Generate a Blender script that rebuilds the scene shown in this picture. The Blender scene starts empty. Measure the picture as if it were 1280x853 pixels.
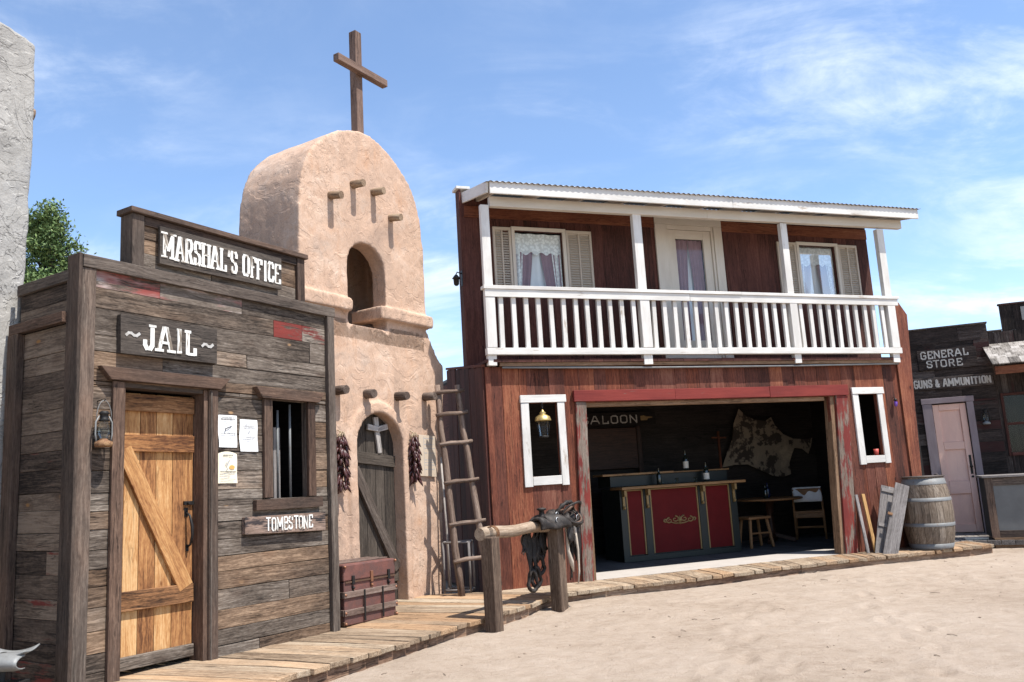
import bpy, bmesh, math, random
from mathutils import Vector, Matrix, noise as mnoise
rd = random.Random(7)
S = bpy.context.scene
COL = S.collection
PI = math.pi

# ------------------------------------------------------------------ frames
class Frame:
    """u runs along a front, v comes out of it towards the street, z is up"""
    def __init__(s, o, D, tilt=0.0):
        s.o = Vector(o); d = Vector((D[0], D[1], 0)).normalized()
        s.D = Vector((d.x, d.y, tilt)); s.n = Vector((d.y, -d.x, 0)); s.Z = Vector((0, 0, 1))
    def __call__(s, u, v, z): return s.o + s.D*u + s.n*v + s.Z*z
    def sub(s, u, v, z, ang=0.0):
        f = Frame(s(u, v, z), (1, 0)); a = math.radians(ang)
        d = s.D*math.cos(a) - s.n*math.sin(a); d.z = 0
        f.D = d.normalized(); f.n = Vector((f.D.y, -f.D.x, 0)); return f
WORLD = Frame((0, 0, 0), (1, 0)); WORLD.n = Vector((0, 1, 0))
JAIL = Frame((-1.754, 7.6259, .15), (.53746, .84329), -.0193)
CHURCH = Frame((-1.3294, 9.4008, .15), (.53746, .84329), -.0193)
SAL = Frame((.8006, 10.1174, .15), (.93773, .34735))
STORE = Frame((6.808, 13.4988, .15), (.93475, -.3553))

# ------------------------------------------------------------------ mesh builder
WLOC = {}
class MB:
    def __init__(s, fr=WORLD):
        s.fr = fr; s.v = []; s.f = []; s.g = []; s.r = []; s.p = []; s.m = []; s.sm = []
    def _add(s, pts, faces, gcs, rnd=None, pt=None, mi=0, smooth=False):
        b = len(s.v); rnd = rd.random() if rnd is None else rnd; pt = rd.random() if pt is None else pt
        s.v += pts; s.g += gcs; s.r += [rnd]*len(pts); s.p += [pt]*len(pts)
        for f in faces: s.f.append([b+i for i in f]); s.m.append(mi); s.sm.append(smooth)
    def box(s, u0, u1, v0, v1, z0, z1, ax=None, jit=0, mi=0, rnd=None, pt=None, skew=None):
        dims = (abs(u1-u0), abs(v1-v0), abs(z1-z0))
        if ax is None: ax = dims.index(max(dims))
        off = (rd.uniform(-40, 40), rd.uniform(-40, 40), rd.uniform(-40, 40))
        loc = []
        for k in range(8):
            c = [(u0, u1)[k & 1], (v0, v1)[(k >> 1) & 1], (z0, z1)[(k >> 2) & 1]]
            if jit: c = [q+rd.uniform(-jit, jit) for q in c]
            if skew: c = skew(c)
            loc.append(c)
        P = [s.fr(*c) for c in loc]
        o = [ax]+[i for i in range(3) if i != ax]
        G = [(c[o[0]]+off[0], c[o[1]]+off[1], c[o[2]]+off[2]) for c in loc]
        s._add(P, [(0, 1, 3, 2), (4, 6, 7, 5), (0, 4, 5, 1), (2, 3, 7, 6), (0, 2, 6, 4), (1, 5, 7, 3)], G, rnd, pt, mi)
    def beam(s, a, b, w, t, ref=(0, 1, 0), mi=0, rnd=None, pt=None, taper=1.0):
        """oriented bar from a to b (frame coordinates): w across, t along ref"""
        a = Vector(a); b = Vector(b); d = (b-a); L = d.length; d.normalize()
        r = Vector(ref); r = (r-d*r.dot(d)).normalized(); c = d.cross(r)
        off = [rd.uniform(-40, 40) for _ in range(3)]
        P = []; G = []
        for e, q, k in ((a, 0, 1), (b, L, taper)):
            for sx in (-1, 1):
                for sy in (-1, 1):
                    p = e+c*(sx*w/2*k)+r*(sy*t/2*k); P.append(s.fr(*p)); G.append((q+off[0], sx*w/2+off[1], sy*t/2+off[2]))
        s._add(P, [(0, 1, 3, 2), (4, 6, 7, 5), (0, 4, 5, 1), (2, 3, 7, 6), (0, 2, 6, 4), (1, 5, 7, 3)], G, rnd, pt, mi)
    def tube(s, path, rad, n=8, caps=True, mi=0, wob=0, rnd=None, pt=None, smooth=True, closed=False):
        path = [Vector(p) for p in path]; m = len(path)
        rads = rad if isinstance(rad, (list, tuple)) else [rad]*m
        off = [rd.uniform(-40, 40) for _ in range(3)]
        P = []; G = []; acc = 0; prev = None
        for i, p in enumerate(path):
            if closed: d = (path[(i+1) % m]-path[i-1])
            else: d = (path[min(i+1, m-1)]-path[max(i-1, 0)])
            d.normalize()
            if prev is None:
                r = Vector((0, 0, 1)) if abs(d.z) < .9 else Vector((1, 0, 0))
            else: r = prev
            r = (r-d*r.dot(d)).normalized(); c = d.cross(r); prev = r
            if i: acc += (path[i]-path[i-1]).length
            for k in range(n):
                a = 2*PI*k/n; rr = rads[i]*(1+(rd.uniform(-wob, wob) if wob else 0))
                P.append(s.fr(*(p+r*(math.cos(a)*rr)+c*(math.sin(a)*rr))))
                G.append((acc+off[0], math.cos(a)*rr+off[1], math.sin(a)*rr+off[2]))
        F = []
        for i in range(m if closed else m-1):
            j = (i+1) % m
            for k in range(n): F.append((i*n+k, i*n+(k+1) % n, j*n+(k+1) % n, j*n+k))
        nb = len(s.f)
        s._add(P, F, G, rnd, pt, mi, smooth)
        if caps and not closed:
            b = len(s.v)-len(P)
            for base in (0, (m-1)*n): s.f.append([b+base+k for k in range(n)]); s.m.append(mi); s.sm.append(False)
    def lathe(s, c, prof, n=24, mi=0, caps=True, rnd=None, pt=None, smooth=True, tilt=None):
        P = []; G = []; off = [rd.uniform(-40, 40) for _ in range(3)]
        M = tilt or Matrix.Identity(3)
        for r, z in prof:
            for k in range(n):
                a = 2*PI*k/n; q = M @ Vector((r*math.cos(a), r*math.sin(a), z))
                P.append(s.fr(c[0]+q.x, c[1]+q.y, c[2]+q.z)); G.append((z+off[0], r*math.cos(a)+off[1], r*math.sin(a)+off[2]))
        F = [(i*n+k, i*n+(k+1) % n, (i+1)*n+(k+1) % n, (i+1)*n+k) for i in range(len(prof)-1) for k in range(n)]
        s._add(P, F, G, rnd, pt, mi, smooth)
        if caps:
            b = len(s.v)-len(P)
            for base in (0, (len(prof)-1)*n): s.f.append([b+base+k for k in range(n)]); s.m.append(mi); s.sm.append(False)
    def grid(s, fn, nu, nv, mi=0, smooth=True, rnd=None, pt=None, ax=0):
        L = [[fn(i/nu, j/nv) for j in range(nv+1)] for i in range(nu+1)]
        P = [s.fr(*q) for row in L for q in row]
        off = rd.uniform(-40, 40)
        G = [tuple(q[(ax+k) % 3]+off for k in range(3)) for row in L for q in row]
        F = [(i*(nv+1)+j, (i+1)*(nv+1)+j, (i+1)*(nv+1)+j+1, i*(nv+1)+j+1) for i in range(nu) for j in range(nv)]
        s._add(P, F, G, rnd, pt, mi, smooth)
    def ext(s, outer, v0, v1, holes=(), mi=0, rnd=None, pt=None, plane='uz', ax=0):
        """a flat outline (with holes) given real thickness"""
        bm = bmesh.new(); loops = []
        for pts in [outer]+list(holes):
            vs = [bm.verts.new((p[0], 0, p[1])) for p in pts]
            loops.append(vs)
            for i in range(len(vs)): bm.edges.new((vs[i], vs[(i+1) % len(vs)]))
        bmesh.ops.triangle_fill(bm, use_beauty=True, use_dissolve=False, edges=bm.edges[:])
        bm.verts.index_update(); n = len(bm.verts)
        co = [(q.co.x, q.co.z) for q in bm.verts]; fs = [[q.index for q in f.verts] for f in bm.faces]
        F = [f for f in fs]+[[i+n for i in reversed(f)] for f in fs]
        for vs in loops:
            for i in range(len(vs)):
                a, b = vs[i].index, vs[(i+1) % len(vs)].index; F.append((a, b, b+n, a+n))
        bm.free()
        if plane == 'uz': loc = [(c[0], v0, c[1]) for c in co]+[(c[0], v1, c[1]) for c in co]
        else: loc = [(c[0], c[1], v0) for c in co]+[(c[0], c[1], v1) for c in co]
        off = rd.uniform(-40, 40); o = [ax]+[i for i in range(3) if i != ax]
        s._add([s.fr(*q) for q in loc], F, [tuple(q[i]+off for i in o) for q in loc], rnd, pt, mi)
    def build(s, name, mat, parent=None, loc=None, bevel=0, smooth=None, label=None, norm=True):
        me = bpy.data.meshes.new(name)
        o = bpy.data.objects.new(name, me); COL.objects.link(o)
        if parent is not None:
            o.parent = parent; W = WLOC[parent.name]
        else:
            if loc is None:
                xs = [p.x for p in s.v]; ys = [p.y for p in s.v]
                loc = Vector(((min(xs)+max(xs))/2, (min(ys)+max(ys))/2, min(p.z for p in s.v)))
            o.location = loc; W = Vector(loc)
        WLOC[o.name] = W
        me.from_pydata([p-W for p in s.v], [], s.f)
        mats = mat if isinstance(mat, (list, tuple)) else [mat]
        for m in mats: me.materials.append(m)
        me.polygons.foreach_set('material_index', s.m)
        me.polygons.foreach_set('use_smooth', s.sm if smooth is None else [smooth]*len(s.f))
        a = me.attributes.new('gc', 'FLOAT_VECTOR', 'POINT'); a.data.foreach_set('vector', [c for g in s.g for c in g])
        a = me.attributes.new('rnd', 'FLOAT', 'POINT'); a.data.foreach_set('value', s.r)
        a = me.attributes.new('pt', 'FLOAT', 'POINT'); a.data.foreach_set('value', s.p)
        if norm:
            bm = bmesh.new(); bm.from_mesh(me); bmesh.ops.recalc_face_normals(bm, faces=bm.faces[:]); bm.to_mesh(me); bm.free()
        if bevel:
            b = o.modifiers.new('bevel', 'BEVEL'); b.width = bevel; b.segments = 2; b.limit_method = 'ANGLE'; b.angle_limit = math.radians(40)
        if label: o['label'] = label
        return o

def thing(name, label, cat, loc, group=None):
    o = bpy.data.objects.new(name, None); COL.objects.link(o); o.location = loc; o.empty_display_size = .1
    WLOC[o.name] = Vector(loc); o['label'] = label; o['category'] = cat
    if group: o['group'] = group
    return o
def tag(o, label, cat, group=None):
    o['label'] = label; o['category'] = cat
    if group: o['group'] = group
    return o

# ------------------------------------------------------------------ materials
def newmat(name):
    m = bpy.data.materials.new(name); m.use_nodes = True; nt = m.node_tree; nt.nodes.clear()
    out = nt.nodes.new('ShaderNodeOutputMaterial'); b = nt.nodes.new('ShaderNodeBsdfPrincipled')
    nt.links.new(b.outputs[0], out.inputs[0]); return m, nt, b
class NT:
    def __init__(s, nt): s.nt = nt
    def put(s, inp, val):
        if isinstance(val, bpy.types.NodeSocket): s.nt.links.new(val, inp)
        elif val is not None:
            if hasattr(inp.default_value, '__len__') and not hasattr(val, '__len__'): inp.default_value = [val]*len(inp.default_value)
            elif hasattr(val, '__len__') and len(val) == 3 and len(inp.default_value) == 4: inp.default_value = (*val, 1)
            else: inp.default_value = val
    def math(s, op, a, b=None, c=None, clamp=False):
        n = s.nt.nodes.new('ShaderNodeMath'); n.operation = op; n.use_clamp = clamp
        for i, q in enumerate((a, b, c)):
            if q is not None: s.put(n.inputs[i], q)
        return n.outputs[0]
    def scale(s, vec, sc, loc=(0, 0, 0)):
        n = s.nt.nodes.new('ShaderNodeMapping'); s.put(n.inputs[0], vec); n.inputs['Scale'].default_value = sc; n.inputs['Location'].default_value = loc
        return n.outputs[0]
    def noise(s, vec, scale=1, detail=4, rough=.55, dist=0):
        n = s.nt.nodes.new('ShaderNodeTexNoise'); s.put(n.inputs['Vector'], vec); n.inputs['Scale'].default_value = scale
        n.inputs['Detail'].default_value = detail; n.inputs['Roughness'].default_value = rough; n.inputs['Distortion'].default_value = dist
        return n.outputs['Fac']
    def voro(s, vec, scale=1, feature='F1', smooth=None):
        n = s.nt.nodes.new('ShaderNodeTexVoronoi'); n.feature = feature; s.put(n.inputs['Vector'], vec); n.inputs['Scale'].default_value = scale
        return n.outputs['Distance']
    def ramp(s, fac, stops, interp='LINEAR'):
        n = s.nt.nodes.new('ShaderNodeValToRGB'); s.put(n.inputs[0], fac); r = n.color_ramp; r.interpolation = interp
        while len(r.elements) < len(stops): r.elements.new(.5)
        for e, (p, c) in zip(r.elements, stops):
            e.position = p; e.color = (*c, 1) if hasattr(c, '__len__') else (c, c, c, 1)
        return n.outputs[0]
    def mix(s, fac, a, b, mode='MIX'):
        n = s.nt.nodes.new('ShaderNodeMix'); n.data_type = 'RGBA'; n.blend_type = mode
        s.put(n.inputs['Factor'], fac); s.put(n.inputs[6], a); s.put(n.inputs[7], b); return n.outputs[2]
    def attr(s, name, fac=False):
        n = s.nt.nodes.new('ShaderNodeAttribute'); n.attribute_name = name; return n.outputs['Fac' if fac else 'Vector']
    def obj(s):
        return s.nt.nodes.new('ShaderNodeTexCoord').outputs['Object']
    def bump(s, h, strength=.3, dist=.01):
        n = s.nt.nodes.new('ShaderNodeBump'); s.put(n.inputs['Height'], h); n.inputs['Strength'].default_value = strength; n.inputs['Distance'].default_value = dist
        return n.outputs[0]
    def step(s, x, lo, hi):
        n = s.nt.nodes.new('ShaderNodeMapRange'); n.interpolation_type = 'SMOOTHSTEP'; s.put(n.inputs[0], x)
        n.inputs[1].default_value = lo; n.inputs[2].default_value = hi; return n.outputs[0]

def wood(name, cols, tone=.5, contrast=1.5, paint=None, knots=None, cracks=.75, bump=.35, rough=.85, spec=.25, fine=130, tint=None):
    """weathered timber: grain runs along each piece, every board has its own tone.
    paint = (colour, alt colour, lo, hi, use_pt): paint left where a noise passes the thresholds"""
    m, nt, b = newmat(name); T = NT(nt)
    g = T.attr('gc'); rnd = T.attr('rnd', True); pt = T.attr('pt', True)
    wn = nt.nodes.new('ShaderNodeTexNoise'); T.put(wn.inputs['Vector'], T.scale(g, (2.6, 5, 5))); wn.inputs['Scale'].default_value = 1; wn.inputs['Detail'].default_value = 2
    wv = nt.nodes.new('ShaderNodeVectorMath'); wv.operation = 'MULTIPLY_ADD'; T.put(wv.inputs[0], wn.outputs['Color']); wv.inputs[1].default_value = (.0, .05, .05); T.put(wv.inputs[2], g)
    g0 = g; g = wv.outputs[0]
    sp = T.noise(T.scale(g, (26, 70, 70), (2, 2, 2)), 1, 3, .6)
    n1 = T.noise(T.scale(g, (2.0, 50, 50)), 1, 8, .66, .5)
    n2 = T.noise(T.scale(g, (8, fine*1.3, fine*1.3)), 1, 4, .6)
    n3 = T.noise(T.scale(g, (1.2, 3, 3)), 1, 3, .6)
    f = T.math('ADD', T.math('MULTIPLY', n1, .5), T.math('MULTIPLY', n2, .3)); f = T.math('ADD', f, T.math('MULTIPLY', n3, .35)); f = T.math('ADD', f, T.math('MULTIPLY', sp, .22))
    f = T.math('MULTIPLY_ADD', T.math('SUBTRACT', f, .685), contrast*1.6, .5)
    f = T.math('ADD', f, T.math('MULTIPLY', T.math('SUBTRACT', rnd, .5), tone), clamp=True)
    k = len(cols); col = T.ramp(f, [(.08+.84*i/(k-1), c) for i, c in enumerate(cols)])
    if tint:  # a second hue, board by board and in streaks
        tm = T.step(T.math('ADD', T.math('MULTIPLY', pt, .6), T.math('MULTIPLY', n3, .7)), .55, .95)
        col = T.mix(T.math('MULTIPLY', tm, .75), col, T.mix(1.0, col, tint, 'MULTIPLY'))
    if cracks:
        c = T.noise(T.scale(g, (.7, 38, 38), (3, 7, 1)), 1, 3, .5)
        cm = T.step(T.math('ABSOLUTE', T.math('SUBTRACT', c, .5)), .004, .026)
        c2 = T.step(T.noise(T.scale(g, (.9, 4, 4), (9, 2, 5)), 1, 2), .42, .6)
        cm = T.math('MAXIMUM', cm, T.math('SUBTRACT', 1.0, T.math('MULTIPLY', c2, cracks)))
        col = T.mix(1.0, col, T.ramp(cm, [(0, .16), (1, 1.0)]), 'MULTIPLY')
    if knots:
        v = T.voro(T.scale(g, (2.6, 5.0, 5.0)), 1)
        km = T.math('MULTIPLY', T.step(v, .10, .05), T.step(T.noise(T.scale(g, (1.1, 2, 2), (4, 1, 7)), 1, 1), .50, .56)); kr = T.step(v, .30, .10)
        col = T.mix(T.math('MULTIPLY', kr, .5), col, T.mix(1.0, col, (.55, .45, .4), 'MULTIPLY'))
        col = T.mix(km, col, knots)
    h = T.math('ADD', T.math('MULTIPLY', n2, .5), n1)
    if paint:
        pc, pc2, lo, hi, usept = paint
        pn = T.math('ADD', T.math('MULTIPLY', T.noise(T.scale(g, (2.2, 9, 9), (5, 5, 5)), 1, 6, .65), .65), T.math('MULTIPLY', n1, .35))
        if usept: pn = T.math('ADD', pn, T.math('MULTIPLY', T.math('SUBTRACT', pt, .5), usept))
        pm = T.step(pn, lo, hi)
        pcol = T.mix(T.step(T.noise(T.scale(g, (1.5, 6, 6), (1, 8, 3)), 1, 4, .6), .35, .65), pc, pc2)
        pcol = T.mix(T.math('MULTIPLY', T.math('SUBTRACT', 1.0, n2), .45), pcol, T.mix(1.0, pcol, (.55, .52, .5), 'MULTIPLY'))
        col = T.mix(pm, col, pcol)
        h = T.math('ADD', h, T.math('MULTIPLY', pm, .25))
    T.put(b.inputs['Base Color'], col); b.inputs['Roughness'].default_value = rough
    b.inputs['Specular IOR Level'].default_value = spec
    T.put(b.inputs['Normal'], T.bump(h, bump, .006)); return m

def plain(name, col, rough=.6, metal=0, var=.25, sc=12, bump=.1, spec=.4, col2=None, lo=.45, hi=.65):
    m, nt, b = newmat(name); T = NT(nt); o = T.obj()
    n = T.noise(o, sc, 5, .6); n2 = T.noise(o, sc*6, 4, .6)
    c = T.mix(T.math('MULTIPLY', n, var*2), col, T.mix(1.0, col, (.35, .33, .32), 'MULTIPLY'))
    if col2: c = T.mix(T.step(T.math('ADD', T.math('MULTIPLY', n, .7), T.math('MULTIPLY', n2, .3)), lo, hi), c, col2)
    T.put(b.inputs['Base Color'], c); b.inputs['Metallic'].default_value = metal; b.inputs['Specular IOR Level'].default_value = spec
    T.put(b.inputs['Roughness'], T.math('MULTIPLY_ADD', n2, .25, rough-.12)); T.put(b.inputs['Normal'], T.bump(T.math('ADD', n, T.math('MULTIPLY', n2, .5)), bump, .01)); return m

def plaster(name, base, dark, light, stain=None, bump=.5, crack=.6):
    m, nt, b = newmat(name); T = NT(nt); o = T.obj()
    big = T.noise(o, 1.3, 5, .6, .4); med = T.noise(o, 6, 6, .65, .8); fi = T.noise(o, 55, 4, .7)
    streak = T.noise(T.scale(o, (5, 5, .7)), 1, 5, .6)
    tr = T.noise(o, 3.2, 3, .5, 2.2)                      # trowel sweeps
    edge = T.step(T.math('ABSOLUTE', T.math('SUBTRACT', tr, .52)), 0, .018)
    vis = T.step(T.noise(o, 2.1, 3, .5), .42, .58)
    edge = T.math('MAXIMUM', edge, T.math('SUBTRACT', 1.0, T.math('MULTIPLY', vis, crack)))
    f = T.math('ADD', T.math('MULTIPLY', big, .5), T.math('MULTIPLY', med, .35)); f = T.math('ADD', f, T.math('MULTIPLY', streak, .25))
    f = T.math('MULTIPLY_ADD', T.math('SUBTRACT', f, .55), 3.0, .5, clamp=True)
    col = T.ramp(f, [(.05, dark), (.5, base), (.95, light)])
    if stain:
        sm = T.step(T.math('ADD', T.math('MULTIPLY', streak, .6), T.math('MULTIPLY', T.noise(o, 1.7, 4, .6), .5)), .58, .76)
        col = T.mix(T.math('MULTIPLY', sm, .7), col, stain)
    gp = T.step(T.math('ADD', T.math('MULTIPLY', T.noise(o, .85, 4, .6, .6), .7), T.math('MULTIPLY', med, .3)), .52, .66)
    col = T.mix(T.math('MULTIPLY', gp, .55), col, T.mix(1.0, col, (.66, .68, .72), 'MULTIPLY'))
    ck = T.noise(o, 1.9, 8, .7, 1.0); ckm = T.step(T.math('ABSOLUTE', T.math('SUBTRACT', ck, .5)), .0, .007)
    ckm = T.math('MAXIMUM', ckm, T.step(T.noise(o, 1.1, 2, .5), .60, .50)); col = T.mix(1.0, col, T.ramp(ckm, [(0, .45), (1, 1.0)]), 'MULTIPLY')
    col = T.mix(1.0, col, T.ramp(edge, [(0, .62), (1, 1.0)]), 'MULTIPLY')
    col = T.mix(.35, col, T.mix(1.0, col, T.ramp(fi, [(.3, .55), (.7, 1.2)]), 'MULTIPLY'))
    T.put(b.inputs['Base Color'], col); b.inputs['Roughness'].default_value = .92; b.inputs['Specular IOR Level'].default_value = .15
    plate = T.step(T.noise(o, 2.6, 3, .5, 2.6), .46, .5)
    h = T.math('ADD', T.math('MULTIPLY', med, .8), T.math('MULTIPLY', fi, .35)); h = T.math('ADD', h, T.math('MULTIPLY', edge, .35)); h = T.math('ADD', h, T.math('MULTIPLY', plate, .5))
    T.put(b.inputs['Normal'], T.bump(h, bump, .02)); return m

def glassmat(name, tint=(.9, .95, .95), rough=.03):
    m, nt, b = newmat(name); T = NT(nt); nt.nodes.remove(b); out = [n for n in nt.nodes if n.type == 'OUTPUT_MATERIAL'][0]
    tr = nt.nodes.new('ShaderNodeBsdfTransparent'); T.put(tr.inputs[0], tint)
    gl = nt.nodes.new('ShaderNodeBsdfGlossy'); gl.inputs['Roughness'].default_value = rough
    fr = nt.nodes.new('ShaderNodeFresnel'); fr.inputs[0].default_value = 1.5
    mx = nt.nodes.new('ShaderNodeMixShader'); T.put(mx.inputs[0], T.math('MULTIPLY_ADD', fr.outputs[0], .42, .005, clamp=True)); nt.links.new(tr.outputs[0], mx.inputs[1]); nt.links.new(gl.outputs[0], mx.inputs[2])
    nt.links.new(mx.outputs[0], out.inputs[0]); return m

M = {}
GREY = [(.026, .019, .0145), (.088, .068, .053), (.155, .126, .102), (.27, .228, .188)]
M['jail'] = wood('weathered_board', GREY, tone=.42, contrast=1.9, knots=(.34, .21, .11), tint=(1.15, .86, .62), bump=.6)
M['jail_paint'] = wood('weathered_board_red', GREY, tone=.5, contrast=1.6, paint=((.20, .035, .028), (.13, .03, .025), .50, .56, .35), bump=.5)
M['jail_white'] = wood('weathered_board_whitewash', GREY, tone=.3, contrast=1.5, paint=((.42, .38, .35), (.25, .06, .05), .47, .56, .0), bump=.5)
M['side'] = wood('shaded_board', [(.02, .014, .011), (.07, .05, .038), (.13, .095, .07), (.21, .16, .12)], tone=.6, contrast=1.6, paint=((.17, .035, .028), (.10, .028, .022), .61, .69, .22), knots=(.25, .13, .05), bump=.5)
M['trim'] = wood('dark_trim_timber', [(.018, .013, .011), (.055, .041, .033), (.095, .074, .060), (.17, .14, .115)], tone=.35, contrast=1.3, bump=.5, tint=(1.2, .85, .68))
M['door_pine'] = wood('orange_pine', [(.10, .038, .014), (.29, .128, .046), (.45, .232, .088), (.58, .36, .17)], tone=1.0, contrast=1.5, knots=(.14, .05, .015), cracks=.35, bump=.4, spec=.35)
M['door_dark'] = wood('stained_pine', [(.035, .017, .010), (.13, .062, .028), (.24, .115, .05), (.36, .2, .10)], tone=.3, contrast=2.0, knots=(.07, .03, .012), cracks=.7, bump=.5)
M['sign'] = wood('sign_board', [(.016, .013, .011), (.045, .036, .03), (.08, .065, .054), (.16, .13, .10)], tone=.2, contrast=1.4, bump=.45)
M['sign_peel'] = wood('peeling_sign_board', [(.06, .04, .03), (.16, .11, .085), (.27, .19, .15), (.38, .29, .24)], tone=.2, contrast=1.3, paint=((.03, .027, .028), (.05, .04, .04), .50, .55, 0), bump=.5)
M['letter'] = wood('white_sign_paint', [(.10, .08, .06), (.22, .18, .14), (.4, .35, .3)], tone=.1, contrast=1.2, paint=((.80, .80, .76), (.74, .73, .68), .42, .48, 0), cracks=.2, bump=.3)
M['letter_grey'] = wood('faded_sign_paint', [(.03, .025, .022), (.09, .08, .07), (.2, .18, .17)], tone=.2, contrast=1.5, paint=((.50, .49, .47), (.40, .38, .35), .15, .32, 0), cracks=.3, bump=.3)
M['red_wall'] = wood('red_stained_board', [(.030, .0115, .008), (.080, .026, .0165), (.138, .045, .0285), (.215, .092, .058)], tone=.42, contrast=1.35, tint=(1.35, 1.1, .8), bump=.4, spec=.3, knots=(.035, .011, .008))
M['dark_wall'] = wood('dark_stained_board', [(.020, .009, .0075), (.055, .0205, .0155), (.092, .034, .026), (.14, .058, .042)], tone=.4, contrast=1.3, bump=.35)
M['red_trim'] = wood('red_painted_timber', [(.05, .035, .028), (.13, .095, .075), (.2, .16, .13), (.3, .25, .2)], tone=.2, contrast=1.4, paint=((.22, .038, .030), (.165, .028, .024), .35, .44, .10), bump=.45)
M['red_trim2'] = wood('worn_red_timber', [(.06, .045, .036), (.15, .115, .09), (.23, .185, .15), (.34, .28, .23)], tone=.2, contrast=1.4, paint=((.22, .038, .028), (.15, .027, .023), .46, .53, .05), bump=.45)
M['brown_trim'] = wood('raw_timber', [(.06, .035, .02), (.15, .09, .052), (.24, .15, .09), (.33, .22, .14)], tone=.2, contrast=1.3, bump=.4)
M['rust_board'] = wood('russet_board', [(.05, .016, .01), (.13, .042, .022), (.19, .07, .036), (.27, .12, .065)], tone=.3, contrast=1.3, bump=.3)
M['white'] = wood('white_painted_timber', [(.25, .2, .16), (.42, .36, .3), (.55, .5, .45)], tone=.2, contrast=1.2, paint=((.72, .70, .66), (.58, .56, .52), .345, .40, .08), cracks=.3, bump=.25, rough=.6, spec=.4)
M['cream'] = wood('cream_painted_timber', [(.25, .2, .16), (.4, .34, .28), (.5, .45, .4)], tone=.2, contrast=1.2, paint=((.64, .59, .51), (.58, .53, .45), .28, .36, .05), cracks=.2, bump=.2, rough=.6, spec=.4)
M['shutter'] = wood('beige_shutter_paint', [(.25, .21, .17), (.36, .31, .26), (.45, .4, .34)], tone=.2, contrast=1.0, paint=((.52, .46, .38), (.46, .40, .33), .25, .33, .05), cracks=.1, bump=.2, rough=.6)
M['deck'] = wood('sun_bleached_deck', [(.09, .060, .038), (.225, .162, .108), (.32, .248, .175), (.42, .35, .265)], tone=.3, contrast=1.6, tint=(1.05, .82, .62), bump=.6)
M['deck_edge'] = wood('deck_skirt_board', [(.07, .04, .025), (.17, .10, .065), (.27, .175, .115), (.37, .27, .19)], tone=.3, contrast=1.5, bump=.6)
M['log'] = wood('peeled_log', [(.07, .045, .03), (.185, .13, .088), (.30, .225, .16), (.42, .34, .26)], tone=.2, contrast=1.4, bump=.6)
M['post'] = wood('hitching_post_timber', [(.024, .0155, .011), (.064, .041, .029), (.12, .082, .058), (.21, .155, .115)], tone=.15, contrast=1.4, bump=.6)
M['pole'] = wood('ladder_pole', [(.04, .026, .02), (.13, .088, .066), (.22, .16, .125), (.33, .26, .21)], tone=.25, contrast=1.4, bump=.5)
M['viga'] = wood('viga_log', [(.06, .038, .025), (.17, .11, .07), (.27, .19, .125), (.36, .28, .2)], tone=.25, contrast=1.4, bump=.5)
M['viga_dark'] = wood('viga_log_dark', [(.03, .02, .016), (.08, .057, .045), (.14, .105, .085), (.24, .19, .155)], tone=.25, contrast=1.4, bump=.5)
M['church_door'] = wood('old_dark_door', [(.014, .011, .009), (.042, .033, .026), (.075, .06, .047), (.12, .098, .08)], tone=.4, contrast=1.4, bump=.5)
M['cross_wood'] = wood('brown_cross_timber', [(.045, .026, .019), (.12, .074, .055), (.19, .125, .096), (.27, .2, .16)], tone=.15, contrast=1.3, bump=.4)
M['bone'] = wood('bleached_driftwood', [(.12, .105, .095), (.28, .25, .23), (.42, .39, .36), (.55, .52, .49)], tone=.1, contrast=1.4, bump=.5)
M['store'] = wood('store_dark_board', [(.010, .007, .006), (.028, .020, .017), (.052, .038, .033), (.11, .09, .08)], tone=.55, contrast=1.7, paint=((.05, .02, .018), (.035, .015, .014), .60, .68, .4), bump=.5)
M['pink_door'] = wood('faded_pink_door', [(.3, .2, .17), (.42, .3, .26), (.5, .38, .34)], tone=.1, contrast=1.0, paint=((.88, .58, .47), (.80, .52, .43), .3, .4, 0), cracks=.2, bump=.2, rough=.65)
M['lavender'] = wood('grey_lilac_trim', [(.12, .1, .1), (.22, .18, .18), (.3, .26, .26)], tone=.2, contrast=1.2, paint=((.30, .25, .26), (.25, .2, .21), .35, .45, 0), bump=.3)
M['grey_wood'] = wood('grey_weathered_panel', [(.055, .05, .047), (.14, .125, .118), (.22, .2, .19), (.32, .295, .28)], tone=.25, contrast=1.3, bump=.5)
M['yellow_wood'] = wood('yellow_pine_stick', [(.2, .1, .035), (.4, .23, .09), (.54, .36, .17)], tone=.2, contrast=1.2, bump=.3)
M['stave'] = wood('barrel_stave', [(.05, .037, .027), (.13, .098, .072), (.205, .162, .122), (.30, .25, .20)], tone=.3, contrast=1.5, bump=.5)
M['shingle'] = wood('shake_shingle', [(.07, .06, .053), (.18, .16, .14), (.29, .262, .235), (.40, .37, .34)], tone=.6, contrast=1.4, bump=.5)
M['iron'] = plain('dark_iron', (.035, .033, .032), .55, .6, .3, 30, .2)
M['zinc'] = plain('galvanised_metal', (.52, .54, .55), .45, .7, .3, 14, .15)
M['hoop'] = plain('grey_hoop_metal', (.20, .205, .205), .65, .3, .3, 20, .2, col2=(.16, .10, .07), lo=.55, hi=.75)
M['tin'] = plain('pale_tin', (.27, .275, .27), .6, .2, .4, 16, .2)
M['rust'] = plain('rusty_metal', (.22, .11, .055), .8, .2, .4, 30, .3, col2=(.33, .2, .1))
M['brass'] = plain('brass', (.62, .45, .18), .4, .8, .25, 20, .1)
M['copper'] = plain('copper_stud', (.32, .15, .085), .5, .5, .3, 30, .1)
M['roofing'] = plain('corrugated_sheet', (.12, .11, .105), .65, .4, .3, 6, .1, col2=(.10, .065, .045))
M['paper'] = plain('bleached_paper', (.86, .87, .86), .8, 0, .08, 6, .2)
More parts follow.
